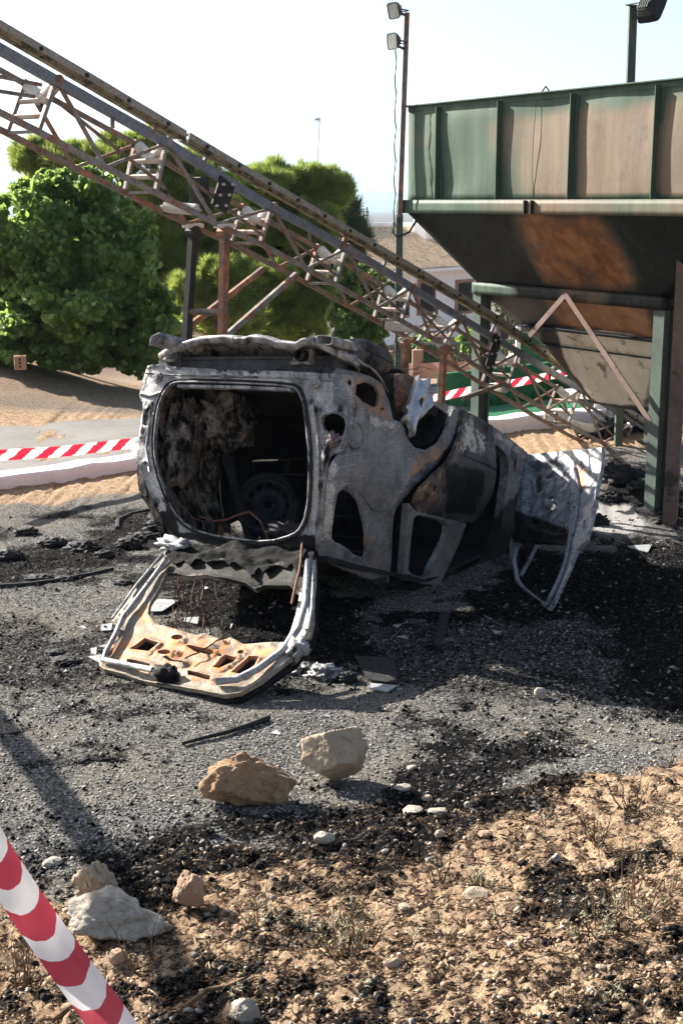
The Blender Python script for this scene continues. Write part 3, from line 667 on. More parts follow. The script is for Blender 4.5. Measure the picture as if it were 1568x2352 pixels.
for i in range(70):
    a0 = rs.uniform(0, 6.28); r0 = rs.uniform(.14, .21); p = wc-wax*rs.uniform(.0, .15)+(wx_*math.cos(a0)+wy_*math.sin(a0))*r0
    d = ((wx_*math.cos(a0+.8)+wy_*math.sin(a0+.8))*rs.uniform(.06, .22)+V((rs.uniform(-.08,.08), rs.uniform(-.08,.08), rs.uniform(-.1,.1))))
    mb.tube([p, p+d*.5+V((0, 0, rs.uniform(0, .03))), p+d], .0022, 3, False)
for i in range(90):
    p = cl(rs.uniform(-.5,-.1), rs.uniform(.25, 1.2), 1.27); d = V((rs.uniform(-.2,.2), rs.uniform(-.1,.1), rs.uniform(-.01,.10)))
    mb.tube([p, p+d*.5+V((0, 0, .03)), p+d], .0022, 3, False)
mb.build('steel_cord', M_wireb, wh)
# wheel arch liner
A0, A1, A2 = [unskin(*p) for p in Z2([(445,395), (600,545), (733,345)])]
cu = max(A0[1], A2[1])-.0; ca = (A0[0]+A2[0])/2-RC*math.pi/2+RC; rr = abs(A2[0]-A0[0])/2; rr2 = cu-A1[1]
vs = []; fs = []; N_ = 18
for k, sd_ in enumerate((-.03, -.2, -.42)):
    for i in range(N_+1):
        th = -math.pi*(.02)+(-math.pi*.96)*i/N_; vs.append(cl(sd_, ca+rr*math.cos(th), cu+.08+(rr2+.06)*math.sin(th)))
for k in range(2):
    for i in range(N_): b_ = k*(N_+1)+i; fs.append((b_, b_+1, b_+N_+2, b_+N_+1))
vs.append(cl(-.42, ca, cu+.1)); fs += [(2*(N_+1)+i, 2*(N_+1)+i+1, len(vs)-1) for i in range(N_)]
MB().add(vs, fs).build('wheel_arch', M_soot, car, smooth=True)
# burst tail lamp remains
blob('melted_lamp', skin(*unskin(*Z1([(1300,800)])[0]), .0), (Sv*.05, Fv*.03, Uv*.05), burnt('melted_plastic', ash=(.35,.30,.30), mid=(.10,.06,.07), pd=.5, pr=.6, sc=20, rust=(.2,.04,.04)), car, 8, .8, 3, 3)
blob('melted_trim', skin(*unskin(*Z1([(1262,900)])[0]), .01), (Sv*.02, Fv*.02, Uv*.06), M_ash, car, 9, .8, 3, 3)
# ---- tailgate folded down onto the ground
TL, TR_, TB = V((-1.24, 8.95, .50)), V((-.14, 8.28, .57)), V((-1.46, 7.80, .05))
tA = (TR_-TL).normalized(); tN = tA.cross(TB-TL).normalized(); 
if tN.z < 0: tN = -tN
tB = tN.cross(tA); 
def tpl(x, y, o=0): return TL+tA*x+tB*y+tN*o
def tun(P):
    r_ = []
    for p in P:
        d = ray(*p); c = V((0, 0, CH)); Q = c+d*((TL-c).dot(tN)/d.dot(tN))-TL; r_.append((Q.dot(tA), Q.dot(tB)))
    return r_
tg = empty('tailgate', TL, 'pale rust-stained tailgate frame hanging open onto the ground', None); tg.parent = car; tg.location = TL-wloc(car)
t_o = Z3([(520,190),(480,290),(320,480),(160,690),(205,745),(120,890),(82,955),(85,980),(110,1002),(430,1080),(600,1112),(850,1160),(960,1140),(1100,1060),(1290,930),(1390,810),(1405,770),(1420,690),(1435,420),(1440,290),(1340,140),(1200,195),(900,185),(640,190)])
t_w = Z3([(500,405),(560,395),(650,412),(740,402),(1000,460),(1060,495),(1110,470),(1270,470),(1335,520),(1312,650),(1275,760),(1240,832),(1090,835),(980,835),(900,795),(850,815),(740,775),(690,790),(620,765),(540,742),(430,712),(388,650),(400,590),(460,480)])
t_h = [[(268,870),(365,798),(455,830),(392,890)], ell(570,802,38,19), [(620,855),(640,850),(800,880),(780,908),(690,892)], ell(490,897,42,15), [(480,925),(500,918),(540,940),(620,950),(600,958),(520,948)], [(255,935),(400,962),(396,995),(262,968)],
       [(790,988),(868,902),(938,915),(915,950),(830,992)], [(905,1018),(1015,912),(1085,925),(1055,975),(970,1030)], [(635,1005),(780,1045),(775,1072),(640,1038)], ell(832,905,17,9,8), ell(963,880,22,13,8), ell(1048,990,6,5,6), ell(785,845,7,6,6), ell(560,890,6,5,6)]
tm = mk([(1, Z3([(100,900),(200,800),(420,720),(900,800),(1200,850),(1150,950),(1000,1040),(700,1000),(400,950),(180,930)]), 16), (1, Z3([(370,560),(420,600),(430,720),(300,720)]), 8), (1, Z3([(250,990),(800,1080),(1000,1080),(800,1040),(260,960)]), 6),
          (0, Z3([(450,150),(1500,120),(1460,300),(1330,500),(1050,500),(740,390),(500,400)]), 14), (0, Z3([(430,990),(560,980),(590,1080),(430,1085)]), 7), (2, Z3([(1320,520),(1440,420),(1420,700),(1250,950),(1150,1000)]), 12), (0, Z3([(1290,830),(1400,790),(1400,930),(1300,930)]), 9)])
def t_f(x, y): return .03*math.sin(x*9)*math.sin(y*11)*.3
panel('inner_panel', tun(t_o), [tun(t_w)]+[tun(Z3(h)) for h in t_h], tpl, M_gate, tg, thick=.03, grid=.022, dent=.008, lip=.02, lipw=.03, fld=t_f, masks=tm, sm=0, seed=11, hsm=0)
# outer edge skirt of the tailgate, rails of the window
mb = MB()
E_ = tun(Z3([(160,700),(205,745),(120,890),(82,965),(110,1008),(430,1088),(600,1120),(850,1168),(960,1148),(1100,1068),(1290,938),(1400,815),(1420,700),(1435,420)]))
mb.tube([tpl(x, y, -.035) for x, y in dens(E_+E_[::-1], .06)[:len(dens(E_, .06))-1]], .016, 6); mb.build('lower_rim', M_soot, tg)
mb = MB()
for off in (.035, ):
    P = tun(Z3([(1395,330),(1385,450),(1375,600),(1330,760),(1230,900),(1080,1010),(950,1075),(820,1090)])); mb.tube([tpl(x, y, off) for x, y in P], .022, 6)
    P = tun(Z3([(1425,330),(1420,480),(1412,640),(1385,760)])); mb.tube([tpl(x, y, off-.01) for x, y in P], .014, 6)
    P = tun(Z3([(500,330),(420,440),(330,560),(230,690),(190,790),(130,900),(110,950),(260,985),(420,1015)])); mb.tube([tpl(x, y, off) for x, y in P], .018, 6)
    P = tun(Z3([(480,290),(320,480),(165,695)])); mb.tube([tpl(x, y, off) for x, y in P], .010, 5)
mb.build('window_rail', burnt('rail_metal', ash=(.56,.57,.58), mid=(.28,.28,.28), dark=(.02,.02,.02), pd=.56, pr=.68, sc=6), tg, smooth=True)
lt = blob('lock', tpl(*tun(Z3([(500,1025)]))[0], .02), (tA*.075, tB*.05, tN*.05), M_soot, tg, 12, .9, 3, 3)
blob('melted_hinge_left', V(tpl(*tun(Z3([(560,230)]))[0], .03)), (tA*.12, tB*.05, tN*.05), M_ash, tg, 13, 1.0, 3, 2.5).name = 'melted_hinge'
blob('melted_hinge', V(tpl(*tun(Z3([(1330,880)]))[0], .02)), (tA*.05, tB*.07, tN*.05), M_ash, tg, 14, 1.0, 3, 3)
blob('melted_hinge', V(tpl(*tun(Z3([(1250,150)]))[0], .05)), (tA*.13, tB*.05, tN*.05), M_soot, tg, 15, 1.0, 3, 3)
sp_o = Z3([(520,225),(640,215),(900,210),(1200,215),(1340,175),(1435,290),(1420,350),(1360,360),(1320,400),(1290,340),(1260,370),(1200,350),(1110,400),(1080,350),(1040,440),(1000,370),(930,330),(900,350),(860,320),(760,345),(720,310),(650,350),(610,310),(560,345),(520,310),(505,280)])
panel('burnt_spoiler', tun(sp_o), [], tpl, burnt('burnt_spoiler_metal', metal=0, rough=.95, bump=.9, ash=(.014,.014,.015), mid=(.004,.004,.004), dark=(.006,.006,.006), pd=.44, pr=.66, sc=7), tg, thick=.012, grid=.014, dent=.016, lip=.0, sm=0, seed=17, fld=lambda x, y: .02+.03*noise.noise(V((x*7, y*16, 4)))+.016*abs(noise.noise(V((x*16, y*34, 4)))))
panel('outer_skin', tun(Z3([(300,700),(160,800),(100,940),(115,985),(430,1065),(850,1140),(1080,1050),(1270,920),(1330,780),(1300,700),(1240,860),(1000,850),(760,790)])), [], lambda x, y, o=0: tpl(x, y, o-.075), M_soot, tg, thick=.01, grid=.05, sm=0, lip=0)
mb = MB(); rs = random.Random(8)
def curl(mb, p, q, sag, r_, n=9, j=.02, k=4):
    pts = []
    for i in range(n):
        f = i/(n-1); P = V(p).lerp(V(q), f)+V((0, 0, -sag*4*f*(1-f)))+V((rs.uniform(-j, j), rs.uniform(-j, j), rs.uniform(-j, j))); pts.append(P)
    mb.tube(pts, r_, k)
for i in range(11):
    x = rs.uniform(520, 820); a_ = V(tpl(*tun(Z3([(x, 400+rs.uniform(0, 20))]))[0], .0)); b_ = V((a_.x+rs.uniform(-.05, .08), a_.y-.35*rs.random()-.1, .02)); curl(mb, a_, b_, .03, .0035, 8, .02)
mb.build('wire_bundle', M_wire, tg); mb = MB()
curl(mb, tpl(*tun(Z3([(1380,170)]))[0], .06), tpl(*tun(Z3([(1300,600)]))[0], .04), .0, .009, 8, .01)
mb.build('hose', M_wire, tg); mb = MB()
curl(mb, tpl(*tun(Z3([(620,950)]))[0], .03), tpl(*tun(Z3([(880,820)]))[0], .05), .0, .005, 7, .008)
mb.build('cable', M_wire, tg)
mb = MB()
P = [onF(x, y, .28) for x, y in Z1([(470,1280),(560,1310),(640,1300),(710,1270),(780,1250),(850,1310),(880,1380),(895,1420)])]; mb.tube(P, .008, 5)
mb.build('hanging_cable', M_wire, car); mb = MB(); P = [onF(x, y, .35) for x, y in Z1([(240,980),(280,1080),(350,1200),(430,1290),(520,1320)])]; mb.tube(P, .005, 4)
mb.build('hanging_cable', M_wire, car)
# ---- front door standing open
D1, D2, D3 = at(1215, 1060, 10.45), atz(1262, 1402, .03), at(1383, 1035, 9.5)
dA = (D3-D1).normalized(); dN = dA.cross(D2-D1).normalized()
if dN.y > 0: dN = -dN
dB = dN.cross(dA)
def dpl(x, y, o=0): return D1+dA*x+dB*y+dN*o
def dun(P):
    r_ = []
    for p in P:
        d = ray(*p); c = V((0, 0, CH)); Q = c+d*((D1-c).dot(dN)/d.dot(dN))-D1; r_.append((Q.dot(dA), Q.dot(dB)))
    return r_
fd = empty('front_door', D1, 'grey sooty front door standing open at the far end', None); fd.parent = car; fd.location = D1-wloc(car)
o_ = Z5([(390,800),(440,790),(960,740),(965,830),(950,920),(930,1010),(915,1100),(900,1200),(850,1430),(800,1490),(770,1510),(700,1680),(600,1900),(560,1965),(520,1940),(510,1912),(380,1820),(310,1760),(290,1650),(265,1550),(270,1450),(300,1380),(310,1200),(345,1000),(365,900)])
wn = Z5([(350,1440),(440,1455),(690,1470),(690,1560),(620,1750),(540,1900),(520,1905),(400,1815),(325,1745),(300,1640),(292,1560),(310,1490)])
hs = [ell(435,995,38,72,14), [(505,1095),(550,1080),(555,1130),(580,1170),(560,1190),(520,1180),(500,1130)], ell(675,1140,13,14,7), ell(435,1290,15,28,8), ell(620,1305,18,30,8), ell(350,1150,10,25,8), [(742,1182),(780,1188),(778,1205),(742,1200)], ell(756,1320,12,9,7), ell(828,1315,11,25,8), ell(740,775,7,5,6), ell(880,775,7,5,6), ell(500,805,6,5,6)]
corner = dun(Z5([(370,880),(690,880),(700,1390),(360,1370)]))
cx0 = min(p[0] for p in corner); cx1 = max(p[0] for p in corner); cy0 = min(p[1] for p in corner); cy1 = max(p[1] for p in corner)
rP = dun(Z5([(400,850),(650,830),(715,900),(720,1100),(700,1380),(600,1400),(380,1340),(350,1250),(370,980)]))
def d_f(x, y):
    d = float(pdist(np.array([x]), np.array([y]), rP)[0]); return -.05*float(sstep(-.0, .03, d))+.026*noise.noise(V((x*12, y*20, 5)))*(d > 0)+.012*float(sstep(.03, .0, abs(d)))
fm = mk([(2, Z5([(430,780),(970,735),(960,850),(920,1010),(860,860),(700,810),(440,830)]), 9), (2, Z5([(820,1200),(910,1100),(850,1450),(780,1480),(700,1700),(600,1900),(620,1700)]), 6), (1, Z5([(740,850),(830,900),(830,1050),(780,1050)]), 7), (0, Z5([(280,1200),(700,1350),(700,1480),(280,1460)]), 12)])
panel('door_skin', dun(o_), [dun(wn)]+[dun(Z5(h)) for h in hs], dpl, burnt('front_door_metal', ash=(.40,.43,.48), mid=(.15,.16,.185), dark=(.012,.012,.014), pd=.54, pr=.66, sc=6, masks=True), fd, thick=.03, grid=.02, dent=.005, lip=.012, lipw=.018, fld=d_f, masks=fm, sm=0, seed=13)
M_dr = burnt('door_rail_metal', ash=(.36,.38,.42), mid=(.16,.17,.19), pd=.58, pr=.7, sc=6)
mb = MB(); P = dun(Z5([(440,1460),(380,1580),(320,1690)])); mb.tube([dpl(x, y, -.03) for x, y in P], .014, 5); mb.build('window_channel', M_dr, fd); mb = MB()
P = dun(Z5([(735,1400),(700,1600),(640,1760),(560,1920)])); mb.tube([dpl(x, y, .02) for x, y in P], .016, 6)
P = dun(Z5([(760,900),(790,1050),(770,1250),(740,1400)])); mb.tube([dpl(x, y, .01) for x, y in P], .014, 6)
mb.lathe(dpl(*dun(Z5([(548,1165)]))[0], -.02), dN, [(0, .04), (.05, .035), (.06, .01)], 9)
mb.build('door_rail', M_dr, fd, smooth=True)
# ------------------------------------------------------------------ inclined belt conveyor
C_0, C_1 = at(0, 104, 8.6), at(1480, 985, 16.4)
cD = V((C_1.x-C_0.x, C_1.y-C_0.y, 0)).normalized(); cQ = V((-cD.y, cD.x, 0))
if cQ.y < 0: cQ = -cQ
CW = .30
def cv(px, py, off=0.):
    d = ray(px, py); c = V((0, 0, CH)); o = C_0+cQ*off
    return c+d*((o-c).dot(cQ)/d.dot(cQ))
M_chord = burnt('weathered_steel', ash=(.36, .355, .35), mid=(.19, .175, .16), dark=(.04, .03, .028), pd=.64, pr=.50, sc=5, rust=(.17, .085, .05), metal=.3)
M_chord2 = burnt('rust_steel', ash=(.27, .235, .21), mid=(.14, .105, .082), dark=(.03, .022, .02), pd=.58, pr=.52, sc=5, rust=(.20, .09, .045), metal=.25)
M_blue = burnt('blue_grey_steel', ash=(.26, .31, .38), mid=(.17, .20, .24), dark=(.05, .045, .04), pd=.66, pr=.58, sc=4, rust=(.2, .09, .05), metal=.3)
M_rail = burnt('olive_rail', ash=(.40, .40, .38), mid=(.27, .26, .23), dark=(.05, .045, .04), pd=.66, pr=.62, sc=5, rust=(.22, .14, .06), metal=.2)
M_ochre = plain('ochre_flange', (.21, .18, .105), .7, .1, .4, 9, .5, (.06, .05, .03), .5)
M_roll = plain('pale_roller', (.55, .54, .50), .5, .1, .2, 15, .3, (.30, .17, .09), .56)
M_rung = plain('pale_rung', (.42, .36, .31), .6, .1, .3, 12, .3, (.24, .10, .05), .54)
M_dk = plain('dark_iron', (.03, .03, .032), .6, .3, .4, 9, .5)
M_legr = burnt('leg_steel', ash=(.26, .20, .17), mid=(.16, .10, .075), dark=(.02, .02, .02), pd=.6, pr=.45, sc=4, rust=(.22, .10, .055), metal=.2)
conv = empty('conveyor', V((C_0.x+cD.x*4, C_0.y+cD.y*4, 0)), 'long rusty lattice belt conveyor with white rollers, sloping down across the scene to the hopper', 'conveyor')
topN = [(-80,66),(0,113),(132,188),(258,259),(384,329),(522,417),(626,478),(712,524),(796,571),(861,609),(945,661),(990,690),(1060,732),(1121,769),(1191,810),(1262,853),(1334,895),(1400,935),(1500,998)]
botN = [(-80,214),(0,258),(88,302),(242,384),(357,442),(494,513),(598,560),(684,606),(769,653),(861,705),(921,737),(1018,792),(1100,845),(1190,904),(1277,958),(1360,1006),(1426,1040),(1497,1080)]
def interp(L, x):
    for (x1, y1), (x2, y2) in zip(L[:-1], L[1:]):
        if x1 <= x <= x2: return (x, y1+(y2-y1)*(x-x1)/(x2-x1))
    return L[-1]
def chord(name, L, off, w_, h_, mat):
    mb = MB(); P = [cv(*p, 0)+cQ*off for p in L]
    mb.beam(P[0], P[-1], .001, .001) if 0 else None
    for p, q in zip(P[:-1], P[1:]): mb.beam(p, q+(q-p).normalized()*.006, w_, h_)
    return mb.build(name, mat, conv)
chord('top_chord', topN[:6], 0, .05, .062, M_blue); chord('top_chord', topN[5:], 0, .045, .062, M_blue)
chord('bottom_chord', botN, 0, .035, .035, M_chord); chord('top_chord', topN, CW, .03, .03, M_chord2); chord('bottom_chord', botN, CW, .035, .035, M_chord2)
fr = [(132,181,88,302),(384,329,357,442),(626,478,598,560),(796,571,769,653),(945,661,921,740),(1060,730,1018,792),(1191,810,1164,884),(1334,895,1303,974),(1455,970,1425,1040)]
def nd(i, b, off): 
    x = fr[i]; return cv(*( (x[2], interp(botN, x[2])[1]) if b else (x[0], interp(topN, x[0])[1])))+cQ*off
for i in range(len(fr)):
    f_ = MB()
    for off in (0, CW): f_.beam(nd(i, 0, off)+V((0, 0, .03)), nd(i, 1, off), .028, .028, cQ)
    f_.beam(nd(i, 1, 0), nd(i, 1, CW), .02, .02)
    for k in (.36, .68): pass
    for k in (.36, .68): MB().tube([nd(i, 0, 0).lerp(nd(i, 1, 0), k), nd(i, 0, CW).lerp(nd(i, 1, CW), k)], .019, 7).build('rung', M_rung, conv)
    f_.lathe(nd(i, 0, 0)+V((0, 0, .01))-cQ*.03, cQ, [(0, .001), (0, .035), (.07, .035), (.07, .001)], 10)
    fo = f_.build('cross_frame', M_chord, conv)
    a_, b_ = nd(i, 0, 0)+V((0, 0, .0)), nd(i, 0, CW)+V((0, 0, .0)); mid_ = (a_+b_)/2-V((0, 0, .11))
    for p, q in ((a_+(mid_-a_)*.15, a_+(mid_-a_)*.93), (b_+(mid_-b_)*.15, b_+(mid_-b_)*.93)):
        MB().lathe(p, q-p, [(0, .008), (0, .043), ((q-p).length, .043), ((q-p).length, .008)], 14).build('roller', M_roll, conv)
    MB().beam(mid_+V((0, 0, .03)), mid_-V((0, 0, .06)), .02, .012, cQ).build('roller_bracket', M_dk, conv)
for off, mt in ((0, M_chord), (CW, M_chord2)):
    for i in range(len(fr)-1):
        xm = (fr[i][2]+fr[i+1][2])/2+20; xt = (fr[i][0]+fr[i+1][0])/2
        T_ = cv(*interp(topN, xt))+cQ*off; B_ = cv(*interp(botN, xm))+cQ*off
        mb = MB()
        mb.beam(nd(i, 0, off), B_, .026, .016, cQ)
        mb.build('lattice_bar', mt, conv)
        MB().beam(B_, nd(i+1, 0, off), .022, .014, cQ).build('lattice_bar', mt, conv)
        if off == 0: MB().beam(nd(i, 0, off)*.72+nd(i, 1, off)*.28+cQ*.02, nd(i+1, 0, off)*.25+nd(i+1, 1, off)*.75+cQ*.02, .02, .014, cQ).build('lattice_bar', M_chord2, conv)
        MB().beam(cv(*interp(topN, xt)), cv(*interp(topN, xt))-V((0, 0, .10)), .02, .02, cQ).build('hanger', M_chord2, conv) if off == 0 else None
for p, q in (((-30, 170), (95, 195)), ((-30, 205), (80, 222))): MB().tube([cv(*p), cv(*q)], .013, 6).build('lattice_bar', M_chord, conv)
for (a_, b_) in (((380,475),(452,482)), ((883,746),(962,757)), ((1277,964),(1359,984)), ((1132,888),(1160,893))):
    P, Q = cv(a_[0], a_[1], CW*.95), cv(b_[0], b_[1], .02); L_ = (Q-P).length
    ro = MB().lathe(P, Q-P, [(-.04, .01), (0, .01), (0, .042), (L_, .042), (L_, .01), (L_+.04, .01)], 14).build('return_roller', M_roll, conv)
    MB().beam(P+V((0, 0, .12)), P-V((0, 0, .05)), .05, .01, cQ).build('bracket', M_dk, ro)
for (x0, y0, x1, y1, w_) in ((513,416,493,480,.17), (1135,770,1112,852,.15)):
    pl = MB().beam(cv(x0, y0)-cQ*.04, cv(x1, y1)-cQ*.04, .012 if 0 else w_, .014, cQ).build('splice_plate', M_dk, conv)
    bo = MB()
    for k in (.12, .5, .88):
        for s_ in (-.05, .05): MB().lathe(cv(x0, y0).lerp(cv(x1, y1), k)-cQ*.055+cD*s_, -cQ, [(-.01, .011), (.01, .011), (.01, .001)], 7).build('bolt', M_roll, pl)
# dark box hanging inside and side channel rail above the truss
MB().box(cv(458, 445, .2), cD*.05, cQ*.06, V((0, 0, .12))).build('switch_box', M_dk, conv, bevel=.006)
def railpoly(L):
    return [cv(*p, -.05) for p in L]
for L in ([(-80,-2),(0,45),(215,172),(428,300)], [(436,304),(600,402),(775,505),(960,614),(1140,722),(1320,850),(1500,976)]):
    P = railpoly(L); 
    hts = .052 if L[0][0] < 0 else .05
    mb = MB(); mb2 = MB()
    for p, q in zip(P[:-1], P[1:]):
        ax_ = (q-p).normalized(); up = cQ.cross(ax_); up = up if up.z > 0 else -up
        q2 = q+ax_*.004
        mb.beam(p-up*hts/2, q2-up*hts/2, .010, hts, up); mb.beam(p-up*.005+cQ*.03, q2-up*.005+cQ*.03, .05, .010, up)
        mb2.beam(p-up*(hts+.003)+cQ*.045, q2-up*(hts+.003)+cQ*.045, .11, .012, up); mb2.beam(p-up*(hts+.014)+cQ*.0, q2-up*(hts+.014)+cQ*.0, .012, .018, up)
    r_ = mb.build('side_rail', M_rail, conv); mb2.build('rail_flange', M_ochre, r_)
    mb3 = MB(); n_ = int((P[-1]-P[0]).length/.36)
    for k in range(n_):
        p = P[0].lerp(P[-1], (k+.5)/n_); 
        # bolt heads on the face of the rail
        seg = min(range(len(P)-1), key=lambda j: (P[j].lerp(P[j+1], .5)-p).length); 
        tt = max(0, min(1, (p-P[seg]).dot(P[seg+1]-P[seg])/(P[seg+1]-P[seg]).length_squared)); pp = P[seg].lerp(P[seg+1], tt)
        mb3.lathe(pp-V((0, 0, .03))-cQ*.004, -cQ, [(0, .016), (.012, .014), (.012, .001)], 7)
        mb3.box(pp-V((0, 0, hts*1.15+.022))-cQ*.01, cD*.014, cQ*.006, V((0, 0, .006)))
    for p, q in zip(P[:-1], P[1:]): mb3.beam(p-V((0, 0, .055))+cQ*.004, q-V((0, 0, .055))+cQ*.004, .004, .05)
    mb3.build('rivet_row', M_dk, r_)
for a_, b_ in (((357,283),(349,318)), ((478,352),(464,382)), ((796,548),(786,572)), ((793,541),(784,568)), ((886,594),(876,624)), ((1138,740),(1124,769)), ((1283,830),(1262,853)), ((1410,905),(1392,928))):
    MB().beam(cv(*a_, -.02), cv(*b_, -.02), .03, .02, cQ).build('rail_stub', M_chord, conv)
def leg(top, botxy, off, r_, mat):
    T_ = cv(*top, off); B_ = cv(*botxy, off); d = (B_-T_); k = (T_.z-.02)/(-d.z); G_ = T_+d*k
    return T_, G_
for i, (tN, bN, tF, bF, z_) in enumerate((((516,535),(511,775),(444,534),(429,775),0), ((1018,803),(1014,900),(930,790),(929,880),0))):
    o1 = 0; o2 = CW
    T1, G1 = leg(tN, bN, o1, .04, 0); T2, G2 = leg(tF, bF, o2, .04, 0)
    for T_, G_, m_ in ((T1, G1, M_legr), (T2, G2, M_dk if i == 0 else M_legr)):
        lg = MB().beam(T_, G_, .062, .05, cQ).lathe(T_-cQ*.04, cQ, [(0, .001), (0, .05), (.08, .05), (.08, .001)], 12).build('leg', m_, conv)
        MB().box(G_+V((0, 0, .006)), V((.09, 0, 0)), V((0, .09, 0)), V((0, 0, .006))).build('foot_plate', M_dk, lg)
        MB().box(T_+V((0, 0, .05)), cD*.10, cQ*.02, V((0, 0, .015))).build('clamp', M_roll, lg)
    if i == 0:
        k1 = (T1.z-cv(511, 718).z)/(T1.z-G1.z); k2 = k1
        MB().tube([T1.lerp(G1, k1), T2.lerp(G2, k2)], .026, 8).build('leg_crossbar', M_chord2, conv)
MB().beam(cv(519,772,.0), cv(681,630,.0), .045, .03, cQ).build('leg_brace', M_chord, conv)
MB().beam(cv(437,748,CW), cv(604,618,CW), .045, .03, cQ).build('leg_brace', M_legr, conv)
MB().beam(cv(1062,915,.0), cv(1160,880,.0), .04, .03, cQ).build('leg_brace', M_chord2, conv)
T_ = cv(1426, 1036); MB().tube([T_, V((T_.x, T_.y, .0))], .03, 8).build('leg', M_dk, conv)
blob('burnt_drive', cv(1445, 1005, .25), (cD*.42, cQ*.25, V((0, 0, .36))), M_soot, conv, 21, 1.0, 3, 2.6)
blob('burnt_belt', cv(1400, 985, .3), (cD*.55, cQ*.22, V((0, 0, .12))), M_soot, conv, 22, 1.0, 3, 2.6)
mb = MB(); 
for k in range(5): P = cv(1395+k*18, 985+k*12, .1); mb.beam(P, P+V((rs.uniform(-.1,.1), .05, -.35)), .02, .05, cQ)
mb.build('tail_brackets', M_dk, conv)

# ------------------------------------------------------------------ green steel hopper on posts
hD = V((-.534, .845, 0)).normalized(); hN = V((-hD.y, hD.x, 0)); hO = V((2.82, 12.0, 0))
def hp(t, n, z): return hO+hD*t+hN*n+V((0, 0, z))
def hun(px, py, n):
    d = ray(px, py); c = V((0, 0, CH)); o = hp(0, n, 0); Q = c+d*((o-c).dot(hN)/d.dot(hN)); r_ = Q-hO
    return r_.dot(hD), Q.z
m, n, b = newmat('hopper_paint'); t = NT(n); a = t.attr('mask')
vst = t.mapping((7, 7, .55)); n1 = t.noise(1.0, 6, .65, vec=vst); n2 = t.noise(3.2, 7, .7); n3 = t.noise(30, 5, .7); n4 = t.noise(1.4, 6, .6)
g = t.mix(t.ramp(n1, .3, .7), (.028, .062, .046), (.085, .128, .092))
br = t.mix(t.ramp(n1, .3, .7), (.115, .085, .058), (.215, .165, .118))
w1 = t.math('ADD', a[0], t.math('MULTIPLY', t.math('SUBTRACT', n4, .5), 1.2))
c = t.mix(t.ramp(w1, .25, .75), g, br)
ru = t.mix(t.ramp(n2, .36, .62), (.085, .030, .012), (.34, .145, .05)); ru = t.mix(t.ramp(n1, .5, .8, 0, .5), ru, (.10, .06, .045))
w2 = t.math('ADD', a[1], t.math('MULTIPLY', t.math('SUBTRACT', n2, .5), .5)); c = t.mix(t.ramp(w2, .2, .8), c, ru)
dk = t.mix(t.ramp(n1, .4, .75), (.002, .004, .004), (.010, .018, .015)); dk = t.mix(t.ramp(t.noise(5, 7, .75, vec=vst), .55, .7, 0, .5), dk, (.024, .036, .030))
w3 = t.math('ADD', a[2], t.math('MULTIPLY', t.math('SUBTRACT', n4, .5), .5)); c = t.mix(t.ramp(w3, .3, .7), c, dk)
c = t.mix(t.ramp(n3, .60, .68, 0, .5), c, (.05, .042, .034)); c = t.mix(t.ramp(t.noise(2.6, 9, .8), .53, .68, 0, .55), c, (.05, .048, .040)); c = t.mix(t.ramp(t.noise(55, 3, .6), .70, .74, 0, .6), c, (.34, .30, .24))
n.links.new(c, b.inputs['Base Color']); b.inputs['Roughness'].default_value = .6; b.inputs['Specular IOR Level'].default_value = .2
nb = t.bump(n4, .25, .03, None); t.bump(n3, .25, .003, b, nb); M_hop = m
m2, n, b = newmat('cone_steel'); t = NT(n); a = t.attr('mask'); n2 = t.noise(3.0, 7, .7); n3 = t.noise(25, 5, .7); n1 = t.noise(1.0, 6, .65, vec=t.mapping((6, 6, 1)))
c = t.mix(t.ramp(n2, .35, .65), (.020, .016, .015), (.05, .04, .036))
ru = t.mix(t.ramp(n2, .36, .6), (.17, .065, .028), (.42, .20, .08)); c = t.mix(t.ramp(t.math('ADD', a[1], t.math('MULTIPLY', t.math('SUBTRACT', n2, .5), .7)), .25, .75), c, ru)
pa = t.mix(t.ramp(n1, .3, .7), (.70, .60, .46), (.86, .80, .68)); pa = t.mix(t.ramp(t.noise(2.2, 8, .75), .55, .64, 0, .9), pa, (.10, .085, .07))
c = t.mix(t.ramp(t.math('ADD', a[0], t.math('MULTIPLY', t.math('SUBTRACT', n2, .5), .8)), .35, .65), c, pa)
n.links.new(c, b.inputs['Base Color']); b.inputs['Roughness'].default_value = .5; b.inputs['Metallic'].default_value = .15; t.bump(n3, .3, .004, b); M_cone = m2
def patch(name, quads, mat, parent, masks, amp=.0, nu=24, nv=14, thick=.006):
    vs = []; fs = []
    for (A, B, C_, D_) in quads:
        A, B, C_, D_ = V(A), V(B), V(C_), V(D_); b0 = len(vs); nn = (B-A).cross(D_-A).normalized()
        for j in range(nv+1):
            for i in range(nu+1):
                u, v = i/nu, j/nv; p = (A*(1-u)+B*u)*(1-v)+(D_*(1-u)+C_*u)*v
                e_ = min(u, 1-u, v, 1-v)*8; p = p+nn*amp*min(1, e_)*noise.noise(p*1.4); vs.append(p)
        for j in range(nv):
            for i in range(nu): q = b0+j*(nu+1)+i; fs.append((q, q+1, q+nu+2, q+nu+1))
    me = bpy.data.meshes.new(name); me.from_pydata([tuple(v) for v in vs], [], fs)
    px = np.array([proj(v)[0] for v in vs]); py = np.array([proj(v)[1] for v in vs])
    M = masks(px, py, vs); at_ = me.attributes.new('mask', 'FLOAT_COLOR', 'POINT'); at_.data.foreach_set('color', np.concatenate([M, np.ones((len(M), 1))], 1).astype(np.float32).ravel())
    me.polygons.foreach_set('use_smooth', [True]*len(fs))
    o = link(name, me, mat, parent); md = o.modifiers.new('s', 'SOLIDIFY'); md.thickness = thick; md.offset = 0; return o
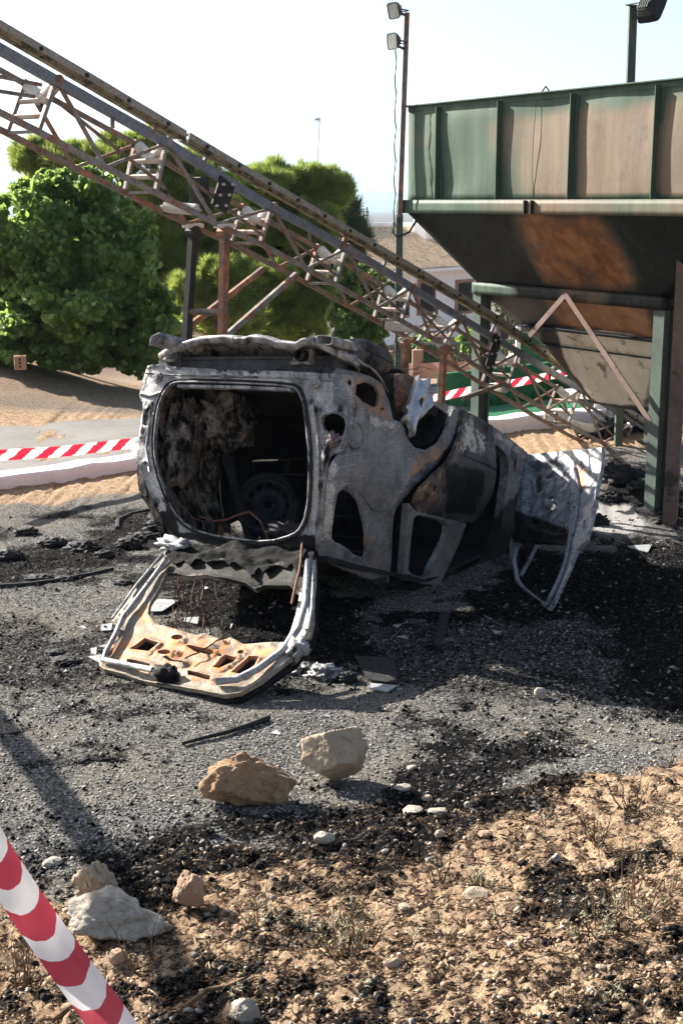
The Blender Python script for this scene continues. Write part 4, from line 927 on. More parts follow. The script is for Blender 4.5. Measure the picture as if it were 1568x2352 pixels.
hop = empty('hopper', hp(1.2, -1.3, 0), 'large fire-scorched green steel hopper with ribbed walls, standing on posts', 'hopper')
HT0, HT1, HN0, HN1 = -1.3, 3.12, .55, -3.15; ZB, ZT = 2.77, 3.70
def m_box(px, py, vs):
    M = np.zeros((len(px), 3)); tt = np.array([(v-hO).dot(hD) for v in vs]); zz = np.array([v.z for v in vs])
    M[:, 0] = sstep(2.2, .9, tt+.25*np.sin(zz*3)) ; M[:, 0] = np.maximum(M[:, 0], .2)
    M[:, 0] = M[:, 0]*sstep(3.68, 3.40, zz)*sstep(2.76, 2.86, zz)
    return M
patch('front_wall', [(hp(HT0, HN0, ZB), hp(HT1, HN0, ZB), hp(HT1, HN0, ZT), hp(HT0, HN0, ZT))], M_hop, hop, m_box, .03, 60, 14)
patch('end_wall', [(hp(HT1, HN0, ZB), hp(HT1, HN1, ZB), hp(HT1, HN1, ZT), hp(HT1, HN0, ZT)), (hp(HT0, HN1, ZB), hp(HT0, HN0, ZB), hp(HT0, HN0, ZT), hp(HT0, HN1, ZT))], M_hop, hop, m_box, .02)
patch('back_wall', [(hp(HT1, HN1, ZB), hp(HT0, HN1, ZB), hp(HT0, HN1, ZT), hp(HT1, HN1, ZT))], M_hop, hop, m_box, .02)
def m_dark(px, py, vs): M = np.zeros((len(px), 3)); M[:, 2] = .25; return M
for n_, (A, B) in enumerate(((hp(HT0, HN0, ZT), hp(HT1, HN0, ZT)), (hp(HT1, HN0, ZT), hp(HT1, HN1, ZT)), (hp(HT0, HN1, ZT), hp(HT1, HN1, ZT)), (hp(HT0, HN0, ZT), hp(HT0, HN1, ZT)))):
    d = (B-A).normalized(); o_n = hN if n_ == 0 else (hD if n_ == 1 else (-hN if n_ == 2 else -hD))
    mb = MB().box((A+B)/2+o_n*.032+V((0, 0, .004)), d*((B-A).length/2+.05), o_n*.036, V((0, 0, .005))).box((A+B)/2+o_n*.008-V((0, 0, .026)), d*(B-A).length/2, o_n*.004, V((0, 0, .024)))
    mb.build('rim_flange', M_hop, hop)
for xt, yt, in ((1002, 252), (1143, 238), (1311, 222), (1506, 200)):
    tt, zz = hun(xt, yt, HN0+.06)
    MB().box(hp(tt, HN0+.036, (ZB+ZT)/2-.01), hD*.004, hN*.034, V((0, 0, (ZT-ZB)/2-.022))).box(hp(tt-.024, HN0+.006, (ZB+ZT)/2-.01), hD*.022, hN*.004, V((0, 0, (ZT-ZB)/2-.03))).build('stiffener', M_hop, hop)
tt, zz = hun(1230, 300, HN0); MB().tube([hp(tt, HN0+.008, ZB+.01), hp(tt+.004, HN0+.024, 3.0), hp(tt+.004, HN0+.026, 3.3), hp(tt-.004, HN0+.008, ZT-.05)], .003, 5).build('weld_seam', M_dk, hop)
def m_beam(px, py, vs):
    M = np.zeros((len(px), 3)); P = [(1000,455),(1240,455),(1240,492),(1000,492)]
    M[:, 0] = sstep(980, 1150, px)*.55; M[:, 1] = sstep(-1, 1, pdist(px, py, [(1205,455),(1300,460),(1300,492),(1205,492)])/25)*.35; return M
zb0, zb1 = 2.645, 2.772
patch('ring_beam', [(hp(HT0, HN0+.06, zb0), hp(HT1+.12, HN0+.06, zb0), hp(HT1+.12, HN0+.06, zb1), hp(HT0, HN0+.06, zb1)), (hp(HT1+.12, HN0+.06, zb0), hp(HT1+.12, HN1-.06, zb0), hp(HT1+.12, HN1-.06, zb1), hp(HT1+.12, HN0+.06, zb1)),
    (hp(HT0, HN0+.062, zb1), hp(HT1+.122, HN0+.062, zb1), hp(HT1+.122, HN0-.02, zb1), hp(HT0, HN0-.02, zb1)), (hp(HT0, HN0+.062, zb0), hp(HT1+.122, HN0+.062, zb0), hp(HT1+.122, HN0-.02, zb0), hp(HT0, HN0-.02, zb0))], M_hop, hop, m_beam, 0, 60, 3)
for x_ in (1205, 1220):
    tt, zz = hun(x_, 472, HN0+.08); MB().box(hp(tt, HN0+.08, (zb0+zb1)/2), hD*.006, hN*.02, V((0, 0, .06))).build('lug', M_dk, hop)
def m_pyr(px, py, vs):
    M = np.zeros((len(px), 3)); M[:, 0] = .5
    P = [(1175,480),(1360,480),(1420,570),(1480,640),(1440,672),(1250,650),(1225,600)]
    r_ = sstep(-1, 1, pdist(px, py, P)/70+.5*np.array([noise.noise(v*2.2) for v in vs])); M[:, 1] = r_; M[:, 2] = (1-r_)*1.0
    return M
R0 = [hp(HT0, HN0, zb0), hp(HT1, HN0, zb0), hp(HT1, HN1, zb0), hp(HT0, HN1, zb0)]; R1 = [hp(-.0, .0, 1.92), hp(2.6, 0, 1.92), hp(2.6, -2.6, 1.92), hp(0, -2.6, 1.92)]
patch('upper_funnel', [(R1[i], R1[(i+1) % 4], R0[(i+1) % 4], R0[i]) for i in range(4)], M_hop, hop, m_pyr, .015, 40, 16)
def m_mid(px, py, vs):
    M = np.zeros((len(px), 3)); M[:, 1] = sstep(1230, 1330, px)*sstep(1440, 1360, px)*.6; M[:, 2] = np.maximum(.42, sstep(1150, 1200, px)*.9-M[:, 1]); M[:, 0] = .2; return M
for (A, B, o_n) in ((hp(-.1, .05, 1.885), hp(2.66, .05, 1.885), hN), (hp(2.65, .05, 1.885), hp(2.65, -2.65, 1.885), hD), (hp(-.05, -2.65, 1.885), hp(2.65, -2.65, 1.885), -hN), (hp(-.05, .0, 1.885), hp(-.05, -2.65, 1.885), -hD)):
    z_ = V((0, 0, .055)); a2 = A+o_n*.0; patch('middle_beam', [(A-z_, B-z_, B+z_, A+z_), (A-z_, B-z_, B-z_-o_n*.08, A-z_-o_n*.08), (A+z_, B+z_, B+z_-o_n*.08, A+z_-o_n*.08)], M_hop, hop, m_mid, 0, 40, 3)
def m_cone(px, py, vs):
    M = np.zeros((len(px), 3)); P = [(1272,748),(1400,760),(1512,782),(1512,860),(1490,935),(1370,925),(1310,860)]
    M[:, 0] = sstep(-1, 1, pdist(px, py, P)/12+.6*np.array([noise.noise(v*3) for v in vs]))
    Q = [(1235,668),(1480,690),(1500,780),(1400,765),(1280,745)]; M[:, 1] = sstep(-1, 1, pdist(px, py, Q)/18)*(1-M[:, 0]); return M
def ring(t0, t1, n0, n1, z): return [hp(t0, n0, z), hp(t1, n0, z), hp(t1, n1, z), hp(t0, n1, z)]
C0_, C1_, C2_, C3_ = ring(.0, 2.6, 0, -2.6, 1.86), ring(.32, 2.28, -.32, -2.28, 1.52), ring(.38, 2.22, -.38, -2.22, 1.47), ring(1.0, 1.75, -.85, -1.75, .72)
C1b, C2b = ring(.30, 2.30, -.30, -2.30, 1.50), ring(.50, 2.10, -.46, -2.10, 1.32)
for nm, a_, b_ in (('middle_funnel', C0_, C1_), ('funnel_collar', C1b, C2b), ('outlet_funnel', C2b, C3_)):
    patch(nm, [(b_[i], b_[(i+1) % 4], a_[(i+1) % 4], a_[i]) for i in range(4)], M_cone, hop, m_cone, .02, 30, 14)
for z_, q_ in ((1.51, C1b), (1.325, C2b)):
    mb = MB()
    for i in range(4): mb.beam(q_[i], q_[(i+1) % 4], .06, .012)
    mb.build('funnel_flange', M_dk, hop)
def post(t_, n_, w_, z1, mat, sh=.06): 
    P = hp(t_, n_, 0); mb = MB(); s = w_/2
    mb.box(P+V((0, 0, z1/2-.1)), hD*.006, hN*s, V((0, 0, z1/2+.1))); mb.box(P+hN*s+V((0, 0, z1/2-.1)), hD*s, hN*.006, V((0, 0, z1/2+.1))); mb.box(P-hN*s+V((0, 0, z1/2-.1)), hD*s, hN*.006, V((0, 0, z1/2+.1)))
    o = mb.build('post', mat, hop); MB().box(P+V((0, 0, .01)), hD*.12, hN*.12, V((0, 0, .012))).build('foot_plate', M_dk, o); return o
M_post = plain('green_post_paint', (.075, .10, .085), .6, .1, .35, 3, .4, (.10, .05, .03), .62)
M_brown = plain('scorched_post', (.165, .115, .095), .65, .1, .3, 4, .4, (.06, .05, .045), .58)
for t_, n_ in ((.0, -.04), (2.6, -.04), (2.6, -2.6), (0, -2.6)): post(t_, n_, .13, 1.83, M_post)
Gp = atz(1537, 1203, 0); mb = MB().box(Gp+V((0, 0, 1.3)), V((.055, -.02, 0)), V((.02, .055, 0)), V((0, 0, 1.36))); mb.build('post', M_brown, hop)
Pl = V(hp(HT1+.08, HN0+.05, 0)); MB().box(Pl+V((0, 0, 1.27)), V((.035, -.0, 0)), V((0, .05, 0)), V((0, 0, 1.36))).build('post', M_post, hop)
for a_, b_ in (((1300, 676), (1216, 772)), ((1302, 676), (1497, 968))):
    t0, z0 = hun(*a_, .10); t1, z1 = hun(*b_, .10); MB().beam(hp(t0, .11 if a_[0] == 1300 else .125, z0), hp(t1, .11 if a_[0] == 1300 else .125, z1), .01, .055, hN.cross(hD)).build('diagonal_brace', M_brown, hop)
mb = MB(); P0 = hun(1232, 219, HN0); mb.tube([hp(P0[0]+.08, HN0-.1, ZT), hp(P0[0], HN0-.1, ZT+.07), hp(P0[0]-.08, HN0-.1, ZT)], .008, 5); mb.build('lifting_eye', M_dk, hop)
# floodlights on masts
M_lamp = plain('lamp_housing', (.03, .035, .038), .45, .4, .3, 15, .3); M_glass = plain('lamp_glass', (.20, .21, .20), .25, 0, .35, 12, .2)
def flood(c, face, s, label, group=None, mast=None):
    o = empty('floodlight', c, label, 'floodlight', group); f = V(face).normalized(); x = f.cross(V((0, 0, 1))).normalized(); y = x.cross(f)
    secs = [(V(c)+f*.0, x*s*.25, y*s*.22), (V(c)+f*.0, x*s*.52, y*s*.45), (V(c)+f*s*.35, x*s*.8, y*s*.72), (V(c)+f*s*.75, x*s, y*s*.92), (V(c)+f*s*.82, x*s, y*s*.92), (V(c)+f*s*.82, x*s*.9, y*s*.82), (V(c)+f*s*.74, x*s*.88, y*s*.8)]
    vs, fs = sweep(secs, 16, .35); MB().add(vs, fs).build('housing', M_lamp, o)
    MB().box(V(c)+f*s*.75, x*s*.88, y*s*.8, f*.003).build('glass', M_glass, o)
    MB().tube([V(c)+x*s*1.05+f*s*.4, V(c)+x*s*1.08-f*s*.5-y*s*.3, V(c)-x*s*1.08-f*s*.5-y*s*.3, V(c)-x*s*1.05+f*s*.4], .008, 5).build('bracket', M_dk, o)
    mb = MB(); 
    for k in range(5): mb.box(V(c)-f*s*.02+x*s*(-.4+.2*k), x*.003, y*s*.4, f*s*.1)
    mb.build('cooling_fins', M_lamp, o); return o
ma = empty('lamp_mast', V((Pl.x, Pl.y, 0)), 'slender rusty mast rising at the left corner of the hopper, carrying two floodlights', 'mast')
T0 = at(934, 30, Pl.y-.06); MB().beam(V((Pl.x-.0, Pl.y-.09, 2.60)), V((T0.x, Pl.y-.09, T0.z)), .05, .05).build('pole', M_chord2, ma)
mb = MB(); zs = np.linspace(2.5, T0.z-.2, 24); mb.tube([(Pl.x-.045-.02*abs(math.sin(i*.8)), Pl.y-.12, z_) for i, z_ in enumerate(zs)], .007, 5); mb.build('cable', M_wireb, ma)
mb = MB(); zs = [(Pl.x-.06, Pl.y-.1, 2.55), (Pl.x-.07, Pl.y-.1, 2.45), (Pl.x-.03, Pl.y-.1, 2.40), (Pl.x+.1, Pl.y-.1, 2.45), (Pl.x+.16, Pl.y-.08, 2.55), (Pl.x+.2, Pl.y-.05, 2.6)]; mb.tube(zs, .012, 6); mb.build('cable', M_wireb, ma)
f1 = at(915, 22, Pl.y-.15); f2 = at(913, 94, Pl.y-.15)
flood(f1, (-.75, -.55, -.22), .088, 'upper of the two floodlights on the mast left of the hopper'); flood(f2, (-.8, -.5, -.10), .088, 'lower of the two floodlights on the mast left of the hopper')
mb = MB(); mb.beam(V((T0.x, Pl.y-.09, f1.z-.05)), V((f1.x, f1.y, f1.z-.03)), .02, .02); mb.beam(V((T0.x, Pl.y-.09, f2.z-.08)), V((f2.x, f2.y, f2.z-.05)), .02, .02); mb.build('lamp_arm', M_dk, ma)
P_ = at(1457, 195, 15.4); Q_ = at(1461, 12, 15.4)
mr = empty('lamp_mast', V((P_.x, P_.y, 0)), 'square green mast standing behind the hopper wall at the right', 'mast'); MB().beam(V((P_.x, P_.y, 0)), V((Q_.x-.04, Q_.y, Q_.z)), .085, .085).build('pole', M_post, mr)
flood(at(1480, 6, 15.2), (.8, .5, -.45), .17, 'dark floodlight on top of the mast behind the hopper, seen from behind')
# ------------------------------------------------------------------ kerb walls, road, trough, barrier tape
M_white = plain('whitewash', (.78, .76, .76), .85, 0, .06, 5, .25, (.55, .47, .42), .66)
def wall_run(name, pts, w_, h_, label, cat='kerb wall', z0=None):
    mb = MB(); L, R_, ch_ = [], [], []
    P = []
    for p, q in zip(pts[:-1], pts[1:]):
        n_ = max(1, int((V(q)-V(p)).length/.25))
        for k in range(n_): P.append(V(p).lerp(V(q), k/n_))
    P.append(V(pts[-1])); vs = []; fs = []
    for i, p in enumerate(P):
        d = (P[min(i+1, len(P)-1)]-P[max(i-1, 0)]); d.z = 0; d.normalize(); s = V((d.y, -d.x, 0)); j = .008*noise.noise(V((i*.7, 1, 0)))
        base = Hg(p.x, p.y)-.1 if z0 is None else z0
        top = base+.1+h_+j
        for a_, z_ in ((-.5, base), (-.5, top-.02), (-.44, top), (.44, top+.006*noise.noise(V((i*1.3, 5, 0)))), (.5, top-.02), (.5, base)): vs.append(V((p.x, p.y, 0))+s*(a_*w_+j)+V((0, 0, z_)))
    for i in range(len(P)-1):
        for k in range(5): fs.append((i*6+k, (i+1)*6+k, (i+1)*6+k+1, i*6+k+1))
    fs += [tuple(range(6)), tuple((len(P)-1)*6+k for k in reversed(range(6)))]
    o = mb.add(vs, fs).build(name, M_white, None, tuple(V((P[0].x, P[0].y, 0)))); return tag(o, label, cat)
K0 = atz(-60, 1141); K1 = atz(0, 1130); K2 = atz(317, 1079)
kd = (K2-K1).normalized(); kn = V((-kd.y, kd.x, 0))
wall_run('kerb_wall', [K1-kd*3+kn*.17, K1+kn*.17, K2+kn*.17, K2+kd*1.6+kn*.17], .30, .13, 'low whitewashed kerb wall running along the road at the left')
W0 = atz(1120, 1000); W1 = atz(1262, 985); W2 = atz(1383, 974); W3 = W2+(W2-W1).normalized()*2.2
off = V((-.2, .5, 0)).normalized()*.15
wall_run('kerb_wall', [W0+off-(W1-W0)*.9, W0+off, W1+off, W2+off, W3+off], .28, .17, 'low whitewashed kerb wall in front of the green trough, seen under the conveyor')
# road strip beyond the left kerb
M_road = plain('road_mat', (.19, .18, .17), .92, 0, .2, 1.5, .5, (.27, .23, .19), .60)
def sheet(name, poly, mat, dz, st=.35):
    poly = dens(poly, st); vs = [V(p) for p in poly]; es = [(i, (i+1) % len(poly)) for i in range(len(poly))]
    O = np.array(poly); x0, y0 = O.min(0); x1, y1 = O.max(0); gx, gy = np.meshgrid(np.arange(x0, x1, st), np.arange(y0, y1, st)); gx = gx.ravel(); gy = gy.ravel()
    k = pdist(gx, gy, poly) > st*.3; vs += [V((p, q)) for p, q in zip(gx[k], gy[k])]
    r = delaunay_2d_cdt(vs, es, [], 0, 1e-6, False); W_ = np.array([tuple(p) for p in r[0]]); T = np.array([f for f in r[2] if len(f) == 3]); c_ = W_[T].mean(1); T = T[pdist(c_[:, 0], c_[:, 1], poly) > 0]
    me = bpy.data.meshes.new(name); me.from_pydata([(p[0], p[1], Hg(p[0], p[1])+dz) for p in W_], [], [tuple(int(i) for i in f) for f in T])
    me.polygons.foreach_set('use_smooth', [True]*len(me.polygons)); o = link(name, me, mat); return tag(o, kind='structure')
k2 = K1-kd*4+kn*.30
ra = K1+kn*.33
nose_ = [(ra-kd*5).xy, (ra).xy, (ra+kd*2).xy, (ra+kd*4.2+V((.6,-.2,0))).xy, (ra+kd*7+V((2.5,-.4,0))).xy, (9, 18.2), (9, 30), (3, 27), (-.5, 22), (-1.6, 17.9), (-4.5, 16.3), (-9, 15.3)]
sheet('road', [tuple(p) for p in nose_], M_road, .02)
# green trough beyond the right wall
M_gr = plain('green_trough_paint', (.02, .13, .055), .6, .0, .35, 3, .3, (.02, .05, .03), .58); M_wht = plain('trough_rim', (.7, .7, .66), .7, 0, .1, 5)
tr = empty('green_trough', V((3.0, 18.6, 0)), 'long open green steel trough with white rim behind the low wall', 'trough')
A, B = at(1060, 957, 17.9), at(1262, 944, 18.6); A.z = B.z = 0; D_ = at(1392, 905, 20.4); D_.z = 0
ba, bb = V((A.x-.3, A.y+.2, 0)), V((B.x+.35, B.y+1.2, 0))
mb = MB(); mb.beam(V((ba.x, ba.y+.1, .20)), V((bb.x, bb.y, .20)), .05, .52)
mb.beam(V((bb.x+.03, bb.y, .2)), V((bb.x+.95, bb.y-1.75, .2)), .05, .52); mb.build('side_plate', M_gr, tr)
MB().box((A+B)/2+V((.3, -.25, .03)), (B-A)*.62, V((-.1, .9, 0))*.6, V((0, 0, .015))).build('floor_plate', M_gr, tr)
mb = MB(); mb.beam(V((ba.x, ba.y+.1, .475)), V((bb.x, bb.y, .475)), .09, .03); mb.beam(V((bb.x+.03, bb.y, .475)), V((bb.x+.95, bb.y-1.75, .475)), .09, .03); mb.build('rim', M_gr, tr)
mb = MB()
for k in range(16): mb.beam(V((ba.x, ba.y-.1, .0)).lerp(V((bb.x, bb.y-.2, 0)), k/15)+V((0, 0, .01)), V((ba.x, ba.y-.1, .0)).lerp(V((bb.x, bb.y-.2, 0)), k/15)+V((0, 0, .12)), .012, .012)
mb.build('grating', M_dk, tr)
P_ = at(1385, 905, 17.6); sv = MB(); vs, fs = sweep([(P_+V((0, 0, -.02)), V((.42, .1, 0)), V((-.08, .3, 0))), (P_+V((0, 0, .03)), V((.5, .1, 0)), V((-.1, .36, 0))), (P_+V((0, 0, .05)), V((.44, .1, 0)), V((-.08, .3, 0))), (P_+V((0, 0, .05)), V((.01, 0, 0)), V((0, .01, 0)))], 16, .4)
wb = sv.add(vs, fs); wb.beam(P_, V((P_.x, P_.y, 0)), .2, .2); tag(wb.build('stone_slab', M_white, None, (P_.x, P_.y, 0)), 'pale slab on a short stand beside the foot of the conveyor', 'slab')
def tape(name, pts, wid, period, label, slant=.9, curve=0., nseg=80, red=(.62, .02, .05), arc=.0, flip=1, thickness=.0):
    # centre line Catmull-Rom, ribbon hanging on edge, folded slightly
    P = [V(p) for p in pts]; C_ = []
    for i in range(len(P)-1):
        p0, p1, p2, p3 = P[max(i-1, 0)], P[i], P[i+1], P[min(i+2, len(P)-1)]; k = max(2, nseg//(len(P)-1))
        for j in range(k):
            t_ = j/k; C_.append(.5*((2*p1)+(-p0+p2)*t_+(2*p0-5*p1+4*p2-p3)*t_*t_+(-p0+3*p1-3*p2+p3)*t_**3))
    C_.append(P[-1]); nv = 7; vs = []; fs = []; uv = []; s_ = 0
    for i, c_ in enumerate(C_):
        if i: s_ += (C_[i]-C_[i-1]).length
        d = (C_[min(i+1, len(C_)-1)]-C_[max(i-1, 0)]).normalized(); 
        tocam = (V((0, 0, CH))-c_).normalized(); face = V((0, -1, .1)) if arc == 0 else tocam
        side = d.cross(face).normalized(); nn = side.cross(d)
        for k in range(nv+1):
            v = k/nv*2-1; vs.append(c_+side*(v*wid/2*(1-.05*arc))+nn*(arc*wid*.35*(1-v*v)+.16*wid*noise.noise(V((s_*4, v*2, 7)))*(.4+abs(v))+.05*wid*noise.noise(V((s_*22, v*3, 7))))); uv.append((s_/period, v))
    for i in range(len(C_)-1):
        for k in range(nv): a_ = i*(nv+1)+k; fs.append((a_, a_+1, a_+nv+2, a_+nv+1))
    me = bpy.data.meshes.new(name); me.from_pydata([tuple(v) for v in vs], [], fs); me.polygons.foreach_set('use_smooth', [True]*len(fs))
    ul = me.uv_layers.new(name='along'); 
    for l in me.loops: ul.data[l.index].uv = uv[l.vertex_index]
    m, n, b = newmat(name+'_mat'); t = NT(n); uvn = n.nodes.new('ShaderNodeUVMap'); uvn.uv_map = 'along'; sp = n.nodes.new('ShaderNodeSeparateXYZ'); n.links.new(uvn.outputs[0], sp.inputs[0])
    q = t.math('ADD', sp.outputs[0], t.math('MULTIPLY', sp.outputs[1], slant)); q = t.math('ADD', q, t.math('MULTIPLY', t.math('MULTIPLY', sp.outputs[1], sp.outputs[1]), curve))
    q = t.math('ADD', q, t.math('MULTIPLY', t.math('SUBTRACT', t.noise(26, 3, .5), .5), .26)); fr_ = t.math('FRACT', q); msk = t.ramp(t.math('ABSOLUTE', t.math('SUBTRACT', fr_, .5)), .243, .257)
    c = t.mix(msk, red, (.82, .80, .80)); 
    n.links.new(c, b.inputs['Base Color']); b.inputs['Roughness'].default_value = .35
    tr_ = n.nodes.new('ShaderNodeBsdfTranslucent'); n.links.new(c, tr_.inputs[0]); ms = n.nodes.new('ShaderNodeMixShader'); ms.inputs[0].default_value = .35
    out = [x for x in n.nodes if x.type == 'OUTPUT_MATERIAL'][0]; n.links.new(b.outputs[0], ms.inputs[1]); n.links.new(tr_.outputs[0], ms.inputs[2]); n.links.new(ms.outputs[0], out.inputs[0])
    o = link(name, me, m, None, P[0]); return tag(o, label, 'barrier tape')
tape('barrier_tape', [at(-90, 1056, 12.0), at(0, 1046, 12.4), at(150, 1036, 12.9), at(330, 1016, 13.6), at(700, 985, 15.5), at(1040, 905, 17.2), at(1170, 882, 17.6), at(1312, 852, 18.2), at(1400, 830, 19)], .105, .285, 'red and white barrier tape stretched behind the burnt car, above the kerb', slant=.28, nseg=160)
tape('barrier_tape', [at(-120, 1700, 1.75), at(-45, 1905, 1.7), at(45, 2055, 1.65), at(150, 2205, 1.6), at(262, 2360, 1.52), at(340, 2480, 1.45)],   .052, .082, 'red and white barrier tape crossing the near left corner, close to the viewer', slant=.02, curve=.30, nseg=90, red=(.50, .055, .085), arc=.22)
# ------------------------------------------------------------------ trees
def leafmat(name, c1, c2, c3, trans=.35, rough=.5):
    m, n, b = newmat(name); t = NT(n); a = t.attr('tint')
    c = t.mix(a[0], c1, c2); c = t.mix(t.ramp(a[1], .75, 1), c, c3)
    n.links.new(c, b.inputs['Base Color']); b.inputs['Roughness'].default_value = rough
    tr_ = n.nodes.new('ShaderNodeBsdfTranslucent'); n.links.new(t.mix(.4, c, tuple(min(1, x*1.7) for x in c3)), tr_.inputs[0]); ms = n.nodes.new('ShaderNodeMixShader'); ms.inputs[0].default_value = trans
    out = [x for x in n.nodes if x.type == 'OUTPUT_MATERIAL'][0]; n.links.new(b.outputs[0], ms.inputs[1]); n.links.new(tr_.outputs[0], ms.inputs[2]); n.links.new(ms.outputs[0], out.inputs[0]); return m
def clumps(lobes, per, seed, shell=.45):
    """points and outward directions spread through ellipsoid lobes"""
    rs = np.random.default_rng(seed); P = []; D = []; T = []
    for (cx, cy, cz, rx, ry, rz) in lobes:
        n_ = int(per*rx*rz*1.5)+4; d = rs.normal(size=(n_, 3)); d /= np.linalg.norm(d, axis=1)[:, None]
        r = shell+(1-shell)*rs.random(n_)**.6
        bump = 1+.16*np.sin(d[:, 0]*7+cx*3)*np.cos(d[:, 2]*6+cz*5)+.1*np.sin(d[:, 1]*11+seed)
        p = (d*r[:, None]*bump[:, None]+rs.normal(size=(n_, 3))*.20)*np.array([rx, ry, rz])+np.array([cx, cy, cz]); P.append(p); D.append(d); T.append(np.full(n_, rs.random()))
    return np.concatenate(P), np.concatenate(D), np.concatenate(T), rs
def crown_leaves(name, lobes, per, size, mat, parent, seed, shape='leaf', up=.4):
    P, D, T, rs = clumps(lobes, per, seed); N = len(P)
    if shape == 'leaf':
        out_ = D*.8+rs.normal(size=(N, 3))*.75+np.array([0, 0, up*.3]); out_ /= np.linalg.norm(out_, axis=1)[:, None]
        ref = rs.normal(size=(N, 3)); x = np.cross(out_, ref); x /= np.linalg.norm(x, axis=1)[:, None]; y = np.cross(out_, x)
        s = size*rs.uniform(.6, 1.25, N)[:, None]
        prof = [(-.5, 0, 0), (-.12, .34, .10), (.2, .30, .05), (.55, 0, -.12), (.2, -.30, .05), (-.12, -.34, .10)]
        V_ = np.stack([P+x*s*a_+y*s*b_+out_*s*c_ for a_, b_, c_ in prof], 1).reshape(-1, 3); F_ = np.arange(N*6).reshape(N, 6); k = 6
    else:
        K = 7; base = np.repeat(P, K, 0); d = np.repeat(D*.6+np.array([0, 0, up]), K, 0)+rs.normal(size=(N*K, 3))*.55; d /= np.linalg.norm(d, axis=1)[:, None]
        x = np.cross(d, rs.normal(size=(N*K, 3))); x /= np.linalg.norm(x, axis=1)[:, None]; L = size*rs.uniform(.6, 1.3, N*K)[:, None]
        V_ = np.stack([base-x*L*.045, base+x*L*.045, base+d*L], 1).reshape(-1, 3); F_ = np.arange(N*K*3).reshape(N*K, 3); k = 3; T = np.repeat(T, K)
    M = len(F_); tint = np.stack([np.clip(T*.6+rs.random(M)*.5, 0, 1), rs.random(M), rs.random(M)], 1)
    return npmesh(name, V_, F_, mat, parent, attr={'tint': ('FACE', tint)})
M_bark = plain('bark', (.10, .075, .055), .9, 0, .35, 12, .8)
def tree(kind, label, base, lobes_px, Y, per, size, mat, seed, shape, ydep=.8, group=None, up=.4, trunk=.14, sub_=28, flat_=.85):
    B = V(base); root = empty(kind, B, label, 'tree', group); lobes = []
    rs2 = random.Random(seed)
    main = []
    for (px, py, rx, ry) in lobes_px:
        yy = Y+rs2.uniform(-.5, .5)*ydep; c = at(px, py, yy); k = c.y/FL; A_, B_ = rx*k, ry*k; main.append(c)
        lobes.append((c.x, c.y+A_*.25, c.z, A_*.55, A_*ydep*.5, B_*.55))
        for _ in range(sub_):
            d = V((rs2.gauss(0, 1), rs2.gauss(0, 1)-.4, rs2.gauss(0, 1)+.15)).normalized(); q = rs2.uniform(.62, 1.08); s_ = rs2.uniform(.10, .27)
            lobes.append((c.x+d.x*A_*q, c.y+d.y*A_*ydep*q, c.z+d.z*B_*q, A_*s_, A_*s_, B_*s_*flat_))
    mb = MB(); cz = sum(l[2] for l in lobes)/len(lobes); cx = sum(l[0] for l in lobes)/len(lobes)
    mid_ = V((B.x*.5+cx*.5, B.y, B.z+(cz-B.z)*.6)); mb.tube([B-V((0, 0, .2)), B.lerp(mid_, .5)+V((.05, 0, 0)), mid_], trunk, 8, True, trunk*.6)
    for q in main: mb.tube([mid_-V((0, 0, .2)), mid_.lerp(q, .5)+V((0, 0, .1)), q], trunk*.45, 6, True, .015)
    for l in lobes[1::9]: q = V(l[:3]); mb.tube([mid_.lerp(q, .45), mid_.lerp(q, .8)+V((0, 0, .05)), q], .03, 5, True, .006)
    mb.build('trunk', M_bark, root, smooth=True); crown_leaves('crown', lobes, per, size, mat, root, seed, shape, up); return root
M_fig = leafmat('fig_leaf', (.045, .10, .022), (.17, .27, .06), (.34, .46, .12), .55, .36)
M_pine = leafmat('pine_needle', (.085, .13, .022), (.21, .28, .05), (.36, .42, .10), .45, .6)
M_pine2 = leafmat('pine_needle_dark', (.030, .055, .025), (.065, .105, .045), (.11, .16, .06), .25, .6)
M_shr = leafmat('shrub_leaf', (.06, .12, .025), (.16, .25, .06), (.28, .38, .11), .42, .5)
M_olv = leafmat('olive_leaf', (.10, .12, .085), (.20, .22, .16), (.30, .31, .24), .3, .5)
gb = lambda x, y: V((x, y, Hg(x, y)))
tree('fig_tree', 'big broad-leaved fig tree with glossy dark leaves on the earth mound at the left', gb(-4.3, 21.6), [(60,560,110,130),(190,500,110,100),(150,680,150,120),(290,600,90,120),(20,720,110,90),(220,760,130,70),(330,730,75,60),(-60,620,90,140),(320,800,50,45),(110,440,55,45),(60,450,40,35),(180,415,45,35),(80,800,120,50),(230,815,100,42),(330,830,60,38),(-40,790,80,60)], 20.6, 6500, .115, M_fig, 1, 'leaf', 1.0, trunk=.12, sub_=34)
tree('fig_bush', 'leafy pale green bush low beside the fig tree, behind the conveyor leg', gb(-2.6, 21.0), [(345,700,62,50),(360,770,45,45),(300,690,40,40)], 20.2, 7500, .11, M_shr, 2, 'leaf', .9, trunk=.05)
tree('pine_tree', 'bushy pine rising behind the fig tree, under the upper part of the conveyor', gb(-3.0, 27), [(240,365,80,38),(340,345,60,34),(160,365,60,32),(80,375,45,50),(420,400,70,50),(480,440,60,50),(340,450,80,70),(440,540,90,80),(370,620,80,80),(520,520,60,60),(490,640,80,70),(420,730,80,50),(540,740,60,50)], 27, 5200, .19, M_pine, 3, 'needle', .9, up=.9)
